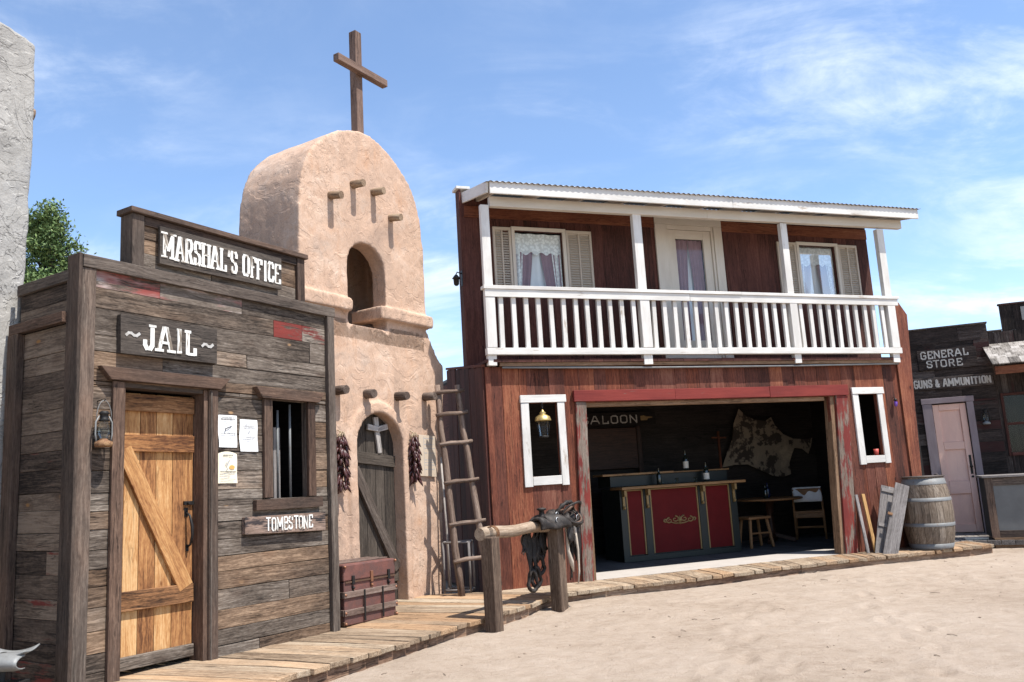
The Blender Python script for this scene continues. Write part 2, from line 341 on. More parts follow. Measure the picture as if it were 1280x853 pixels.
M['paper2'] = plain('yellowed_print', (.80, .74, .58), .8, 0, .12, 6, .2, col2=(.66, .58, .42))
M['ink'] = plain('printed_ink', (.10, .10, .11), .8, 0, .2, 40, 0)
M['ink_grey'] = plain('faded_ink', (.38, .38, .39), .8, 0, .2, 40, 0)
M['ink_orange'] = plain('orange_print', (.72, .42, .12), .8, 0, .3, 40, 0, col2=(.55, .3, .1))
M['leather'] = plain('black_leather', (.020, .016, .014), .6, 0, .4, 18, .3, spec=.25, col2=(.05, .04, .034))
M['leather_brown'] = plain('brown_leather', (.12, .065, .04), .6, 0, .4, 18, .3)
M['rope'] = plain('pale_rope', (.55, .47, .38), .85, 0, .3, 40, .3)
M['trunk'] = plain('red_brown_trunk_hide', (.20, .082, .066), .6, 0, .5, 9, .4, col2=(.105, .052, .045), lo=.42, hi=.62)
M['trunk_slat'] = wood('trunk_slat', [(.05, .033, .026), (.13, .088, .07), (.2, .145, .12), (.28, .22, .19)], tone=.2, contrast=1.4, bump=.4)
M['chili'] = plain('dried_chili', (.085, .022, .02), .4, 0, .5, 25, .2, spec=.5, col2=(.03, .014, .014))
M['husk'] = plain('dry_husk', (.42, .33, .22), .85, 0, .3, 30, .2)
M['adobe'] = plaster('adobe_plaster', (.49, .335, .242), (.35, .25, .19), (.565, .425, .33), stain=(.45, .25, .145), bump=.36, crack=.24)
M['adobe_dark'] = plaster('sooty_adobe', (.30, .21, .15), (.2, .13, .09), (.38, .28, .21))
M['greyplaster'] = plaster('grey_cement_plaster', (.34, .325, .30), (.25, .24, .225), (.42, .405, .38), bump=.6, crack=.9)
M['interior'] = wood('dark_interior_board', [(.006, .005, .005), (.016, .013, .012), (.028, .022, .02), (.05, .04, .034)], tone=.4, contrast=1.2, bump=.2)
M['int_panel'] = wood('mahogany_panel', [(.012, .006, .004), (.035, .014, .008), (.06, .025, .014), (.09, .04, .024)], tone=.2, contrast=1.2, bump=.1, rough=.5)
M['shaded_floor'] = wood('shade_dark_floor', [(.03, .028, .03), (.065, .062, .064), (.10, .095, .094), (.15, .14, .135)], tone=.15, contrast=1.0, bump=.3)  # saloon floor colour darkened to stand for the shade indoors
M['bar_red'] = plain('bar_red_paint', (.125, .008, .009), .6, 0, .35, 5, .1, spec=.12)
M['bar_green'] = plain('bar_black_green', (.012, .016, .014), .45, 0, .3, 8, .1)
M['gold'] = plain('gold_paint', (.29, .19, .075), .5, .2, .35, 20, .1)
M['bar_top'] = wood('varnished_bar_top', [(.1, .05, .02), (.24, .13, .055), (.36, .21, .1)], tone=.2, contrast=1.2, rough=.45, bump=.1)
M['bottle'] = plain('dark_bottle_glass', (.012, .018, .014), .12, 0, .1, 8, 0, spec=.8)
M['bottle_blue'] = plain('blue_bottle_glass', (.012, .02, .07), .12, 0, .1, 8, 0, spec=.8)
M['tag'] = plain('bottle_label', (.72, .68, .6), .7, 0, .2, 20, 0)
M['cloth'] = plain('white_blanket', (.86, .86, .88), .9, 0, .2, 10, .2)
M['chairwood'] = wood('chair_wood', [(.10, .045, .02), (.25, .125, .055), (.36, .2, .1)], tone=.2, contrast=1.2, rough=.5, bump=.15)
M['glass'] = glassmat('window_glass')
M['black'] = plain('dark_void', (.008, .008, .008), .9, 0, .1, 4, 0, spec=.1)
M['purple'] = plain('violet_glass', (.16, .06, .4), .2, 0, .2, 10, 0, spec=.6)
M['redcup'] = plain('red_cup', (.5, .08, .06), .5, 0, .2, 10, 0)
M['olive'] = plain('zinc_panel', (.165, .168, .165), .6, .1, .4, 4, .1)
M['bark'] = plain('tree_bark', (.1, .075, .055), .9, 0, .4, 14, .5)

def hide_mat():
    m, nt, b = newmat('cow_hide'); T = NT(nt); o = T.attr('gc')
    n = T.noise(o, 2.2, 6, .65, .5)
    sp = T.noise(o, 14, 3, .5)
    f = T.math('ADD', T.math('MULTIPLY', n, .75), T.math('MULTIPLY', sp, .25))
    col = T.mix(T.step(f, .495, .54), (.23, .18, .13), (.045, .032, .024)); col = T.mix(T.step(n, .3, .45), (.38, .29, .2), col)
    T.put(b.inputs['Base Color'], col); b.inputs['Roughness'].default_value = .9; return m
M['hide'] = hide_mat()
def lace_mat(name, col, holes):
    m, nt, b = newmat(name); T = NT(nt); g = T.obj()
    v = T.voro(T.scale(g, (26, 26, 26)), 1); n = T.noise(g, 9, 3, .5)
    a = T.step(T.math('ADD', v, T.math('MULTIPLY', n, .2)), .52, .66) if holes else None
    T.put(b.inputs['Base Color'], col); b.inputs['Roughness'].default_value = .95
    if holes: T.put(b.inputs['Alpha'], T.math('SUBTRACT', 1.0, T.math('MULTIPLY', a, .22)))
    return m
M['lace'] = lace_mat('white_lace', (.85, .84, .84), True)
M['curtain'] = plain('white_curtain', (.82, .81, .84), .95, 0, .08, 6, 0)
M['drape'] = plain('dusky_rose_drape', (.36, .225, .26), .95, 0, .3, 6, 0)
def leaf_mat():
    m, nt, b = newmat('leaf_green'); T = NT(nt); r = T.attr('rnd', True)
    col = T.ramp(r, [(0, (.04, .075, .022)), (.5, (.095, .155, .045)), (1, (.17, .23, .08))])
    T.put(b.inputs['Base Color'], col); b.inputs['Roughness'].default_value = .6; b.inputs['Specular IOR Level'].default_value = .3
    b.inputs['Subsurface Weight'].default_value = 0; return m
M['leaf'] = leaf_mat()
def sand_mat():
    m, nt, b = newmat('pale_sand'); T = NT(nt); o = T.obj()
    big = T.noise(o, .45, 5, .6, .5); med = T.noise(o, 3.5, 6, .65); fi = T.noise(o, 70, 4, .75); gr = T.noise(o, 260, 3, .8)
    mid = T.noise(T.scale(o, (11, 15, 12)), 1, 5, .7, .4)
    f = T.math('ADD', T.math('MULTIPLY', big, .35), T.math('MULTIPLY', med, .28)); f = T.math('ADD', f, T.math('MULTIPLY', fi, .2)); f = T.math('ADD', f, T.math('MULTIPLY', mid, .3))
    f = T.math('MULTIPLY_ADD', T.math('SUBTRACT', f, .56), 3.4, .5, clamp=True)
    col = T.ramp(f, [(.03, (.27, .205, .152)), (.45, (.38, .303, .236)), (.95, (.45, .37, .30))])
    sp = T.step(gr, .64, .72); col = T.mix(T.math('MULTIPLY', sp, .5), col, (.2, .15, .12))
    T.put(b.inputs['Base Color'], col); b.inputs['Roughness'].default_value = .95; b.inputs['Specular IOR Level'].default_value = .1
    dm = T.voro(T.scale(o, (3.6, 5, 4)), 1, 'SMOOTH_F1')
    h = T.math('ADD', T.math('MULTIPLY', med, .9), T.math('MULTIPLY', fi, .30)); h = T.math('ADD', h, T.math('MULTIPLY', gr, .12)); h = T.math('ADD', h, T.math('ADD', T.math('MULTIPLY', dm, .3), T.math('MULTIPLY', mid, .3)))
    T.put(b.inputs['Normal'], T.bump(h, 1.0, .05)); return m
M['sand'] = sand_mat()

# ------------------------------------------------------------------ plank helpers
def spans(lo, hi, cuts):
    out = [(lo, hi)]
    for a, b in cuts:
        nx = []
        for p, q in out:
            if b <= p or a >= q: nx.append((p, q)); continue
            if a > p: nx.append((p, a))
            if b < q: nx.append((b, q))
        out = nx
    return [(a, b) for a, b in out if b-a > .004]
def edges(lo, hi, step, extra, var=.12):
    e = [lo]
    while e[-1] < hi-step*.5: e.append(min(hi, e[-1]+step*rd.uniform(1-var, 1+var)))
    e[-1] = hi
    e = sorted(set([round(q, 4) for q in e]+[round(q, 4) for q in extra if lo < q < hi]))
    return e
def hboards(mb, u0, u1, z0, z1, v0, th, step, holes=(), joint=2.0, gap=.003, jit=.0025, mi=0, fmi=None, var=.15):
    e = edges(z0, z1, step, [q for h in holes for q in h[2:]], var)
    for a, b in zip(e, e[1:]):
        c = [(h[0], h[1]) for h in holes if h[2] < (a+b)/2 < h[3]]
        x = rd.uniform(.3, joint); js = []
        while x < u1-u0: js.append(u0+x); x += rd.uniform(.5, 1.3)*joint
        for p, q in spans(u0, u1, c):
            k = [p]+[j for j in js if p+.15 < j < q-.15]+[q]
            for p1, q1 in zip(k, k[1:]):
                dv = rd.uniform(-.003, .003); m = fmi(p1, q1, a, b) if fmi else mi
                mb.box(p1+gap/2, q1-gap/2, v0+dv, v0+th+dv, a+gap/2, b-gap/2, ax=0, jit=jit*.5, mi=m)
def vboards(mb, u0, u1, z0, z1, v0, th, step, holes=(), gap=.003, jit=.0025, mi=0, top=None, var=.15):
    e = edges(u0, u1, step, [q for h in holes for q in h[:2]], var)
    for a, b in zip(e, e[1:]):
        c = [(h[2], h[3]) for h in holes if h[0] < (a+b)/2 < h[1]]
        zt = top((a+b)/2) if top else z1
        for p, q in spans(z0, zt, c):
            dv = rd.uniform(-.003, .003)
            mb.box(a+gap/2, b-gap/2, v0+dv, v0+th+dv, p, q, ax=2, jit=jit*.5, mi=mi)
def backing(mb, u0, u1, z0, z1, v0, v1, holes=(), mi=0):
    e = sorted(set([z0, z1]+[q for h in holes for q in h[2:] if z0 < q < z1]))
    for a, b in zip(e, e[1:]):
        for p, q in spans(u0, u1, [(h[0], h[1]) for h in holes if h[2] < (a+b)/2 < h[3]]): mb.box(p, q, v0, v1, a, b, mi=mi)

# ------------------------------------------------------------------ lettering
GL = {
 'A': (.86, [[(.06, 0), (.36, 1)], [(.36, 1), (.5, 1), (.8, 0)], [(.2, .34), (.66, .34)]], [(.08, 0), (.79, 0)]),
 'B': (.66, [[(.08, 0), (.08, 1), (.46, 1), (.58, .86), (.58, .64), (.46, .53)], [(.08, .53), (.5, .53), (.62, .4), (.62, .14), (.5, 0), (.08, 0)]], []),
 'C': (.70, [[(.62, .72), (.62, .86), (.48, 1), (.22, 1), (.08, .86), (.08, .14), (.22, 0), (.48, 0), (.62, .14), (.62, .28)]], []),
 'E': (.66, [[(.6, .8), (.6, 1), (.1, 1), (.1, 0), (.6, 0), (.6, .2)], [(.1, .52), (.44, .52)]], []),
 'F': (.64, [[(.58, .78), (.58, 1), (.14, 1), (.14, 0)], [(.14, .52), (.44, .52)]], [(.14, 0)]),
 'G': (.74, [[(.62, .82), (.5, 1), (.22, 1), (.06, .82), (.06, .18), (.22, 0), (.5, 0), (.64, .16), (.64, .46), (.4, .46)]], []),
 'H': (.84, [[(.12, 0), (.12, 1)], [(.72, 0), (.72, 1)], [(.12, .52), (.72, .52)]], [(.12, 0), (.72, 0), (.12, 1), (.72, 1)]),
 'I': (.50, [[(.25, 0), (.25, 1)]], [(.25, 0), (.25, 1)]),
 'J': (.70, [[(.5, 1), (.5, .16), (.38, 0), (.2, 0), (.08, .16), (.08, .34)]], [(.5, 1)]),
 'L': (.66, [[(.14, 1), (.14, 0), (.6, 0), (.6, .26)]], [(.14, 1)]),
 'M': (1.04, [[(.1, 0), (.1, 1)], [(.1, 1), (.5, .3), (.9, 1)], [(.9, 1), (.9, 0)]], [(.1, 0), (.9, 0), (.06, 1), (.94, 1)]),
 'N': (.80, [[(.1, 0), (.1, 1)], [(.1, 1), (.68, 0)], [(.68, 0), (.68, 1)]], []),
 'O': (.72, [[(.22, 1), (.5, 1), (.64, .86), (.64, .14), (.5, 0), (.22, 0), (.08, .14), (.08, .86), (.22, 1)]], []),
 'R': (.76, [[(.12, 0), (.12, 1), (.5, 1), (.62, .86), (.62, .64), (.5, .5), (.12, .5)], [(.38, .5), (.66, 0)]], [(.12, 0), (.68, 0)]),
 'S': (.68, [[(.6, .74), (.6, .88), (.48, 1), (.2, 1), (.08, .86), (.08, .66), (.2, .54), (.48, .46), (.6, .34), (.6, .14), (.48, 0), (.2, 0), (.08, .12), (.08, .26)]], []),
 'T': (.66, [[(.33, 0), (.33, 1)], [(.02, 1), (.64, 1)]], []),
 'U': (.74, [[(.1, 1), (.1, .16), (.24, 0), (.5, 0), (.64, .16), (.64, 1)]], []),
 '&': (.74, [[(.66, 0), (.2, .62), (.2, .88), (.32, 1), (.46, .88), (.46, .66), (.1, .34), (.1, .12), (.24, 0), (.4, 0), (.64, .36)]], []),
 "'": (.26, [[(.14, 1), (.1, .74)]], []),
 '~': (.7, [[(.0, .42), (.12, .6), (.26, .6), (.42, .44), (.56, .44), (.7, .62)]], []),
 ' ': (.42, [], []),
}
def letters(mb, text, u0, u1, z0, z1, v, th=.16, slab=0, jit=0, depth=.003, z0b=None, z1b=None, mi=0):
    """strokes of real thickness, filled from u0 to u1; the height may change along the line"""
    z0b = z0 if z0b is None else z0b; z1b = z1 if z1b is None else z1b
    sp = .14; W = sum(GL[c][0]+sp for c in text)-sp; k = (u1-u0)/W; x = 0; n = 0; L = abs(u1-u0)
    for c in text:
        w, strokes, ser = GL[c]
        du = rd.uniform(-jit, jit); dz = rd.uniform(-jit, jit)
        def P(p):
            u = u0+(x+p[0])*k+du; t = (u-u0)/(u1-u0); a = z0+(z0b-z0)*t; b = z1+(z1b-z1)*t
            return (u, a+(b-a)*p[1]+dz)
        H = (z1-z0); hw = th*H/2
        segs = [(P(a), P(b)) for s in strokes for a, b in zip(s, s[1:])]
        if slab:
            for p in ser:
                q = P(p); e_ = min(slab*H, .30*w*k); segs.append(((q[0]-e_, q[1]), (q[0]+e_, q[1])))
        for a, b in segs:
            a = Vector((a[0], 0, a[1])); b = Vector((b[0], 0, b[1])); d = (b-a).normalized(); e = hw*.8 if not (slab and abs(d.z) < .05) else 0
            if slab and abs(d.z) > .6: e = hw*.5
            t = 2*hw*(1.15 if slab and abs(d.x) < .75 else (.72 if slab else 1.0))*rd.uniform(.93, 1.07)
            dd = depth+.00035*(n % 14); n += 1
            mb.beam((a.x-d.x*e, v+dd/2, a.z-d.z*e), (b.x+d.x*e, v+dd/2, b.z+d.z*e), t, dd, (0, 1, 0), mi=mi)
        x += w+sp

def archpts(c, w, z0, zs, n=14, flat=1.0):
    """arched outline: half width w, from z0 up, springing at zs"""
    p = [(c-w, z0), (c-w, zs)] if z0 < zs else [(c-w, zs)]
    for i in range(1, n): a = PI-PI*i/n; p.append((c+w*math.cos(a), zs+w*flat*math.sin(a)))
    p += [(c+w, zs), (c+w, z0)] if z0 < zs else [(c+w, zs)]
    return p
def soften(o, voxel, strength, size, size2=None, strength2=0):
    r = o.modifiers.new('remesh', 'REMESH'); r.mode = 'VOXEL'; r.voxel_size = voxel; r.use_smooth_shade = True
    sm = o.modifiers.new('smooth', 'SMOOTH'); sm.factor = .5; sm.iterations = 2
    for sz, st in ((size, strength), (size2, strength2)):
        if sz:
            t = bpy.data.textures.new('lumps', 'CLOUDS'); t.noise_scale = sz; t.noise_depth = 3
            d = o.modifiers.new('lumps', 'DISPLACE'); d.texture = t; d.strength = st; d.mid_level = .5; d.texture_coords = 'LOCAL'
#==BODY==

# ================================================================== setting: ground and boardwalk
FOOT = {}
for k in range(15):      # walked lines across the yard
    x, y = rd.uniform(-.8, 8), rd.uniform(5.4, 12.5); a = rd.uniform(0, 2*PI)
    for i in range(rd.randint(8, 18)):
        x += math.cos(a)*.36; y += math.sin(a)*.36; a += rd.uniform(-.18, .18); s_ = .09 if i % 2 else -.09
        fx, fy = x-math.sin(a)*s_, y+math.cos(a)*s_
        for cx_ in (-1, 0, 1):
            for cy_ in (-1, 0, 1): FOOT.setdefault((int(fx//.4)+cx_, int(fy//.4)+cy_), []).append((fx, fy, math.cos(a), math.sin(a), rd.uniform(.012, .026)))
def dent(x, y):
    d = 0
    for fx, fy, c, s_, h in FOOT.get((int(x//.4), int(y//.4)), ()):
        u = ((x-fx)*c+(y-fy)*s_)/.15; v = ((y-fy)*c-(x-fx)*s_)/.065; r = u*u+v*v
        d += -h*math.exp(-r*1.6)+h*.55*math.exp(-(math.sqrt(r)-1.45)**2*6)
    return d
def gz(x, y):
    z = .03+.022*mnoise.noise((x*.55, y*.55, 0))+.010*mnoise.noise((x*1.9, y*1.9, 4))+.006*mnoise.noise((x*6, y*6, 9))+.004*mnoise.noise((x*14, y*14, 2))+dent(x, y)
    return z if abs(x) < 40 and -20 < y < 60 else .03
def axis(lo, hi, st, far):
    a = [lo+i*(hi-lo)/round((hi-lo)/st) for i in range(round((hi-lo)/st)+1)]
    d = st*2; p = hi
    while p < far: p += d; a.append(p); d *= 1.6
    d = st*2; p = lo
    while p > -far: p -= d; a.insert(0, p); d *= 1.6
    return a
xs = axis(-2.2, 9, .042, 900); ys = axis(5.0, 13.2, .042, 900)
g = MB(); nx, ny = len(xs), len(ys)
g._add([Vector((x, y, gz(x, y))) for x in xs for y in ys], [(i*ny+j, (i+1)*ny+j, (i+1)*ny+j+1, i*ny+j+1) for i in range(nx-1) for j in range(ny-1)], [(x, y, 0) for x in xs for y in ys], .5, .5, 0, True)
go = g.build('sandy_ground', M['sand'], loc=(0, 0, 0)); go['kind'] = 'structure'

peb = MB()
for i in range(420):
    x = rd.uniform(-1.6, 9.5); y = rd.uniform(5.2, 13.2)
    dx = -1.6+(y-5.9)*.62 if y < 9.2 else .45+(y-9.2)*2.6
    if x < dx+.12: continue
    z = gz(x, y); r = rd.choice((.004, .005, .006, .008, .012))
    if i % 5 == 0:   # bits of straw and twig
        a = rd.uniform(0, PI); L = rd.uniform(.03, .10)
        peb.tube([(x, y, z+.004), (x+math.cos(a)*L*.5, y+math.sin(a)*L*.5, z+.009), (x+math.cos(a)*L, y+math.sin(a)*L, z+.004)], .003, 4)
    else: peb.lathe((x, y, z-r*.3), [(r*.5, 0), (r*1.1, r*.45), (r*.6, r*.95)], 6)
po = peb.build('ground_litter', plain('stone_and_straw', (.36, .28, .21), .9, 0, .5, 30, .2)); po['kind'] = 'stuff'

FR = [(-1.93, 5.36), (-1.611, 5.93), (-1.398, 6.285), (-1.066, 6.827), (-.855, 7.235), (-.713, 7.489), (-.391, 7.964), (-.04, 8.512), (.182, 8.918), (.457, 9.271), (.734, 9.43), (1.265, 9.66), (1.988, 9.91), (2.926, 10.30), (3.426, 10.55), (4.434, 10.90), (5.331, 11.2), (6.379, 11.59)]
BK = [JAIL(-2.4, -.7, 0), JAIL(-1.8, -.7, 0), JAIL(-1.2, -.7, 0), JAIL(-.6, -.75, 0), CHURCH(-1.9, -.1, 0), CHURCH(-1.5, -.15, 0), CHURCH(-1.0, -.15, 0), CHURCH(-.4, -.15, 0), CHURCH(.3, -.15, 0), SAL(-1.3, -.02, 0), SAL(-.55, -.02, 0), SAL(.2, -.02, 0), SAL(1.1, -.02, 0), SAL(2.1, -.02, 0), SAL(2.75, -.02, 0), SAL(3.85, -.02, 0), SAL(4.8, -.02, 0), SAL(5.9, -.02, 0)]
BK = [(p.x, p.y) for p in BK]
def along(P, t):
    i = min(int(t), len(P)-2); f = t-i; return Vector((P[i][0]*(1-f)+P[i+1][0]*f, P[i][1]*(1-f)+P[i+1][1]*f, 0))
def tilt_z(p):
    u = (p-JAIL.o).dot(Vector((JAIL.D.x, JAIL.D.y, 0))); return .15+.019*max(0, -u)-(.0 if u < 2 else 0)
dk = MB(); sk = MB(); t = 0.0; N = len(FR)-1
while t < N-1e-4:
    seg = (Vector(FR[min(int(t), N-1)+1])-Vector(FR[min(int(t), N-1)])).length
    dt = min(rd.uniform(.13, .19)/seg, N-t); g_ = .0035/seg
    a0, a1 = along(FR, t+g_), along(FR, t+dt-g_); b0, b1 = along(BK, t+g_), along(BK, t+dt-g_)
    d = ((a0+a1)-(b0+b1)).normalized(); ex = rd.uniform(-.006, .016)+(.03 if rd.random() < .06 else 0)
    a0 = a0+d*(ex+rd.uniform(-.012, .012)); a1 = a1+d*(ex+rd.uniform(-.012, .012)); dz = rd.uniform(-.003, .002); tl = rd.uniform(-.003, .003)
    NS = 5; P = []; G = []; off = [rd.uniform(-40, 40) for _ in range(3)]; wv = rd.uniform(0, 9)
    for i in range(NS+1):
        f = i/NS
        for s_, (p, q) in enumerate(((b0, a0), (b1, a1))):
            r = p*(1-f)+q*f; zt = tilt_z(r)+dz+(tl if s_ else -tl)+.004*mnoise.noise((wv, f*3, s_))
            if i == NS: zt -= rd.uniform(0, .012)
            for zz in (zt-.042, zt): P.append(Vector((r.x, r.y, zz))); G.append((f*2+off[0], s_*.15+off[1], zz+off[2]))
    F = []
    for i in range(NS):
        k = i*4; F += [(k, k+4, k+6, k+2), (k+1, k+3, k+7, k+5), (k, k+1, k+5, k+4), (k+2, k+6, k+7, k+3)]
    F += [(0, 2, 3, 1), (NS*4, NS*4+1, NS*4+3, NS*4+2)]
    dk._add(P, F, G); t += dt
bw = dk.build('boardwalk', M['deck'], bevel=.005); bw['kind'] = 'structure'
for i in range(len(FR)-1):   # skirt under the front edge
    a, b = Vector((*FR[i], 0)), Vector((*FR[i+1], 0)); d = (b-a).normalized(); n = Vector((-d.y, d.x, 0))
    za, zb = tilt_z(a)-.05, tilt_z(b)-.05
    a2, b2 = a+n*.035, b+n*.035; G = []
    off = rd.uniform(-40, 40); L = (b-a).length
    P = [Vector((p.x, p.y, z)) for q in (0, .035) for p, z in ((a2+n*q, za), (b2+n*q, zb), (b2+n*q, -.05), (a2+n*q, -.05))]
    sk._add(P, [(0, 1, 2, 3), (4, 7, 6, 5), (0, 4, 5, 1), (3, 2, 6, 7), (0, 3, 7, 4), (1, 5, 6, 2)], [(x+off, off, z) for q in (0, 1) for x, z in ((0, .1), (L, .1), (L, 0), (0, 0))])
so = sk.build('boardwalk_skirt', M['deck_edge']); so['kind'] = 'structure'
pf = MB(STORE)
for i in range(16):
    pf.box(-.9+i*.17, -.9+i*.17+.164, -.02, 1.35, -.08, -.012+rd.uniform(-.004, .003), ax=1)
pf_o = pf.build('store_porch_floor', wood('grey_porch_board', [(.05, .045, .04), (.12, .105, .095), (.19, .17, .155), (.27, .245, .22)], tone=.3, bump=.4), bevel=.003); pf_o['kind'] = 'structure'

# ================================================================== marshal's office
J = thing('marshal_office', 'low dark weathered wooden jail building with an orange plank door and stepped parapet', 'building', JAIL(-1.15, 0, 0))
DOORH = (-2.0, -1.29, -.1, 2.05); WINH = (-.655, -.25, 1.185, 2.02)
w = MB(JAIL)
hboards(w, -2.27, .0, -.06, 2.575, -.022, .022, .138, (DOORH, WINH), joint=3.4, jit=.005, gap=.005)
for (a, b, z0, z1, m, p) in ((-2.27, -1.72, 2.725, 2.86, 2, .2), (-1.717, -.95, 2.725, 2.86, 2, .9), (-.947, 0, 2.725, 2.86, 0, .1), (-2.27, -.61, 2.577, 2.722, 0, .6), (-.607, -.28, 2.577, 2.722, 1, .72), (-.277, 0, 2.577, 2.722, 1, .5)):
    w.box(a, b, -.022, .001, z0, z1, ax=0, jit=.001, mi=m, pt=p)
backing(w, -2.3, .0, -.1, 2.86, -.05, -.0255, (DOORH, WINH))
w.build('front_wall', [M['jail'], M['jail_paint'], M['jail_white']], J, bevel=.0035)
p = MB(JAIL); hboards(p, -1.87, -.35, 2.94, 3.335, -.022, .02, .13, joint=1.4); backing(p, -1.95, -.27, 2.86, 3.33, -.12, -.026)
p.build('parapet', M['jail'], J, bevel=.003)
p = MB(JAIL); p.box(-1.975, -1.875, -.125, .03, 2.94, 3.34, ax=2); p.box(-.35, -.262, -.125, .03, 2.94, 3.34, ax=2); p.box(-1.87, -.352, -.012, .022, 3.27, 3.338, ax=0)
p.build('parapet_post', M['trim'], J, bevel=.004)
p = MB(JAIL); p.box(-2.0, -.24, -.14, .055, 3.342, 3.385, ax=0, jit=.002); p.build('parapet_cap', M['trim'], J, bevel=.004)
p = MB(JAIL); p.box(-2.345, .105, .003, .04, 2.848, 2.94, ax=0, jit=.002); p.build('cornice_board', M['trim'], J, bevel=.004)
for q in ((-2.345, -2.245, .003, .03, -.1, 2.845), (-2.372, -2.347, -.12, .034, -.1, 2.945), (.002, .085, -.06, .04, -.06, 2.845)):
    p = MB(JAIL); p.box(*q, ax=2, jit=.002); p.build('corner_trim', M['trim'], J, bevel=.004)
SIDE = Frame(JAIL(-2.33, 0, 0), (JAIL.n.x, JAIL.n.y))
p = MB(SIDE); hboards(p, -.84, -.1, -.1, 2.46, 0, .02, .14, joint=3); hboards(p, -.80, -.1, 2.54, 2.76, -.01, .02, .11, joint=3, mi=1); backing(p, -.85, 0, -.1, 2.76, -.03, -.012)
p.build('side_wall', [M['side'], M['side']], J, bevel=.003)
p = MB(SIDE); p.box(-.84, -.70, .024, .08, -.1, 2.46, ax=2); p.box(-.84, -.11, .024, .075, 2.463, 2.54, ax=0); p.box(-.80, -.10, .012, .045, 2.763, 2.845, ax=0)
p.build('side_trim', M['trim'], J, bevel=.004)
p = MB(JAIL); backing(p, -2.3, .0, -.1, 2.8, -.9, -.87); p.box(-.03, 0.0, -.87, -.06, -.1, 2.8, ax=1); p.build('rear_wall', M['interior'], J)
p = MB(JAIL); p.box(-2.33, .0, -.9, -.05, 2.80, 2.83, ax=0); p.build('roof', M['roofing'], J)
p = MB(JAIL); p.box(-2.3, 0, -.87, -.055, -.1, -.07, ax=0); p.build('floor', M['interior'], J)
# door
p = MB(JAIL); p.box(-2.098, -2.004, .003, .032, -.06, 2.055, ax=2, jit=.002); p.box(-1.29, -1.207, .003, .032, -.02, 2.055, ax=2, jit=.002)
p.box(-1.328, -1.291, -.16, .012, -.02, 2.05, ax=2); p.box(-1.285, -1.268, .033, .042, -.02, 2.04, ax=2); p.box(-2.03, -2.0, -.16, .0, -.02, 2.05, ax=2); p.box(-2.0, -1.33, -.16, -.0, 2.02, 2.055, ax=0)
p.build('door_frame', M['trim'], J, bevel=.004)
p = MB(JAIL)
p.ext([(-2.21, 2.152), (-2.13, 2.06), (-1.2, 2.06), (-1.11, 2.152)], .004, .06, rnd=.6); p.build('door_header', M['trim'], J, bevel=.004)
D = MB(JAIL)
for a, b, r in ((-2.0, -1.915, .62), (-1.912, -1.79, .75), (-1.787, -1.655, .33), (-1.652, -1.515, .7), (-1.512, -1.334, .42)): D.box(a, b, -.14, -.116, .035, 2.0, ax=2, rnd=r, jit=.001)
door = D.build('door', M['door_pine'], J, bevel=.003)
for z0, z1, m, nm in ((1.865, 1.99, 'door_dark', 'batten'), (1.565, 1.69, 'door_pine', 'batten'), (.435, .57, 'door_dark', 'batten'), (.035, .125, 'jail', 'batten')):
    p = MB(JAIL); p.box(-1.995, -1.34, -.1155, -.085, z0, z1, ax=0, rnd=.5 if m != 'door_pine' else .28, jit=.003); p.build(nm, M[m], door, bevel=.004)
p = MB(JAIL); p.beam((-1.935, -.099, 1.585), (-1.405, -.099, .545), .125, .03, (0, 1, 0), rnd=.55); p.build('brace', M['door_pine'], door, bevel=.004)
p = MB(JAIL); p.tube([(-1.395, -.114, 1.105), (-1.39, -.07, 1.08), (-1.384, -.05, 1.0), (-1.382, -.05, .93), (-1.381, -.075, .86), (-1.381, -.114, .84)], [.008, .009, .012, .011, .008, .008], 8); p.box(-1.41, -1.378, -.1155, -.110, 1.07, 1.14); p.box(-1.395, -1.369, -.1155, -.110, .81, .86)
p.build('handle', M['iron'], door)
p = MB(JAIL); p.box(-1.42, -1.335, -.1155, -.095, 1.16, 1.19); p.tube([(-1.39, -.095, 1.175), (-1.39, -.07, 1.175)], .012, 8); p.build('latch', M['iron'], door, bevel=.002)
# window
p = MB(JAIL); p.box(-.745, -.657, .003, .034, 1.19, 2.02, ax=2); p.box(-.252, -.165, .003, .034, 1.19, 2.02, ax=2); p.box(-.69, -.655, -.055, .0, 1.19, 2.02, ax=2); p.box(-.252, -.22, -.055, .0, 1.19, 2.02, ax=2)
wf = p.build('window_frame', M['trim'], J, bevel=.003)
p = MB(JAIL); p.ext([(-.85, 2.112), (-.785, 2.022), (-.14, 2.022), (-.075, 2.112)], .004, .065, rnd=.55); p.build('window_header', M['trim'], wf, bevel=.004)
p = MB(JAIL); p.ext([(-.85, 1.09), (-.85, 1.175), (-.11, 1.185), (-.11, 1.095)], .004, .055, rnd=.4); p.build('sill', M['trim'], wf, bevel=.004)
for u, zt in ((-.63, 1.9), (-.525, 1.94), (-.385, 2.0)):
    p = MB(JAIL); p.tube([(u, -.06, 1.17), (u, -.06, zt)], .011, 8); p.build('window_bar', M['hoop'], wf)
for a, b, zt in ((-.60, -.56, 1.80), (-.50, -.425, 1.80)):
    p = MB(JAIL); p.box(a, b, -.17, -.14, .0, zt, ax=2); p.build('inner_post', M['grey_wood'], J, bevel=.004)

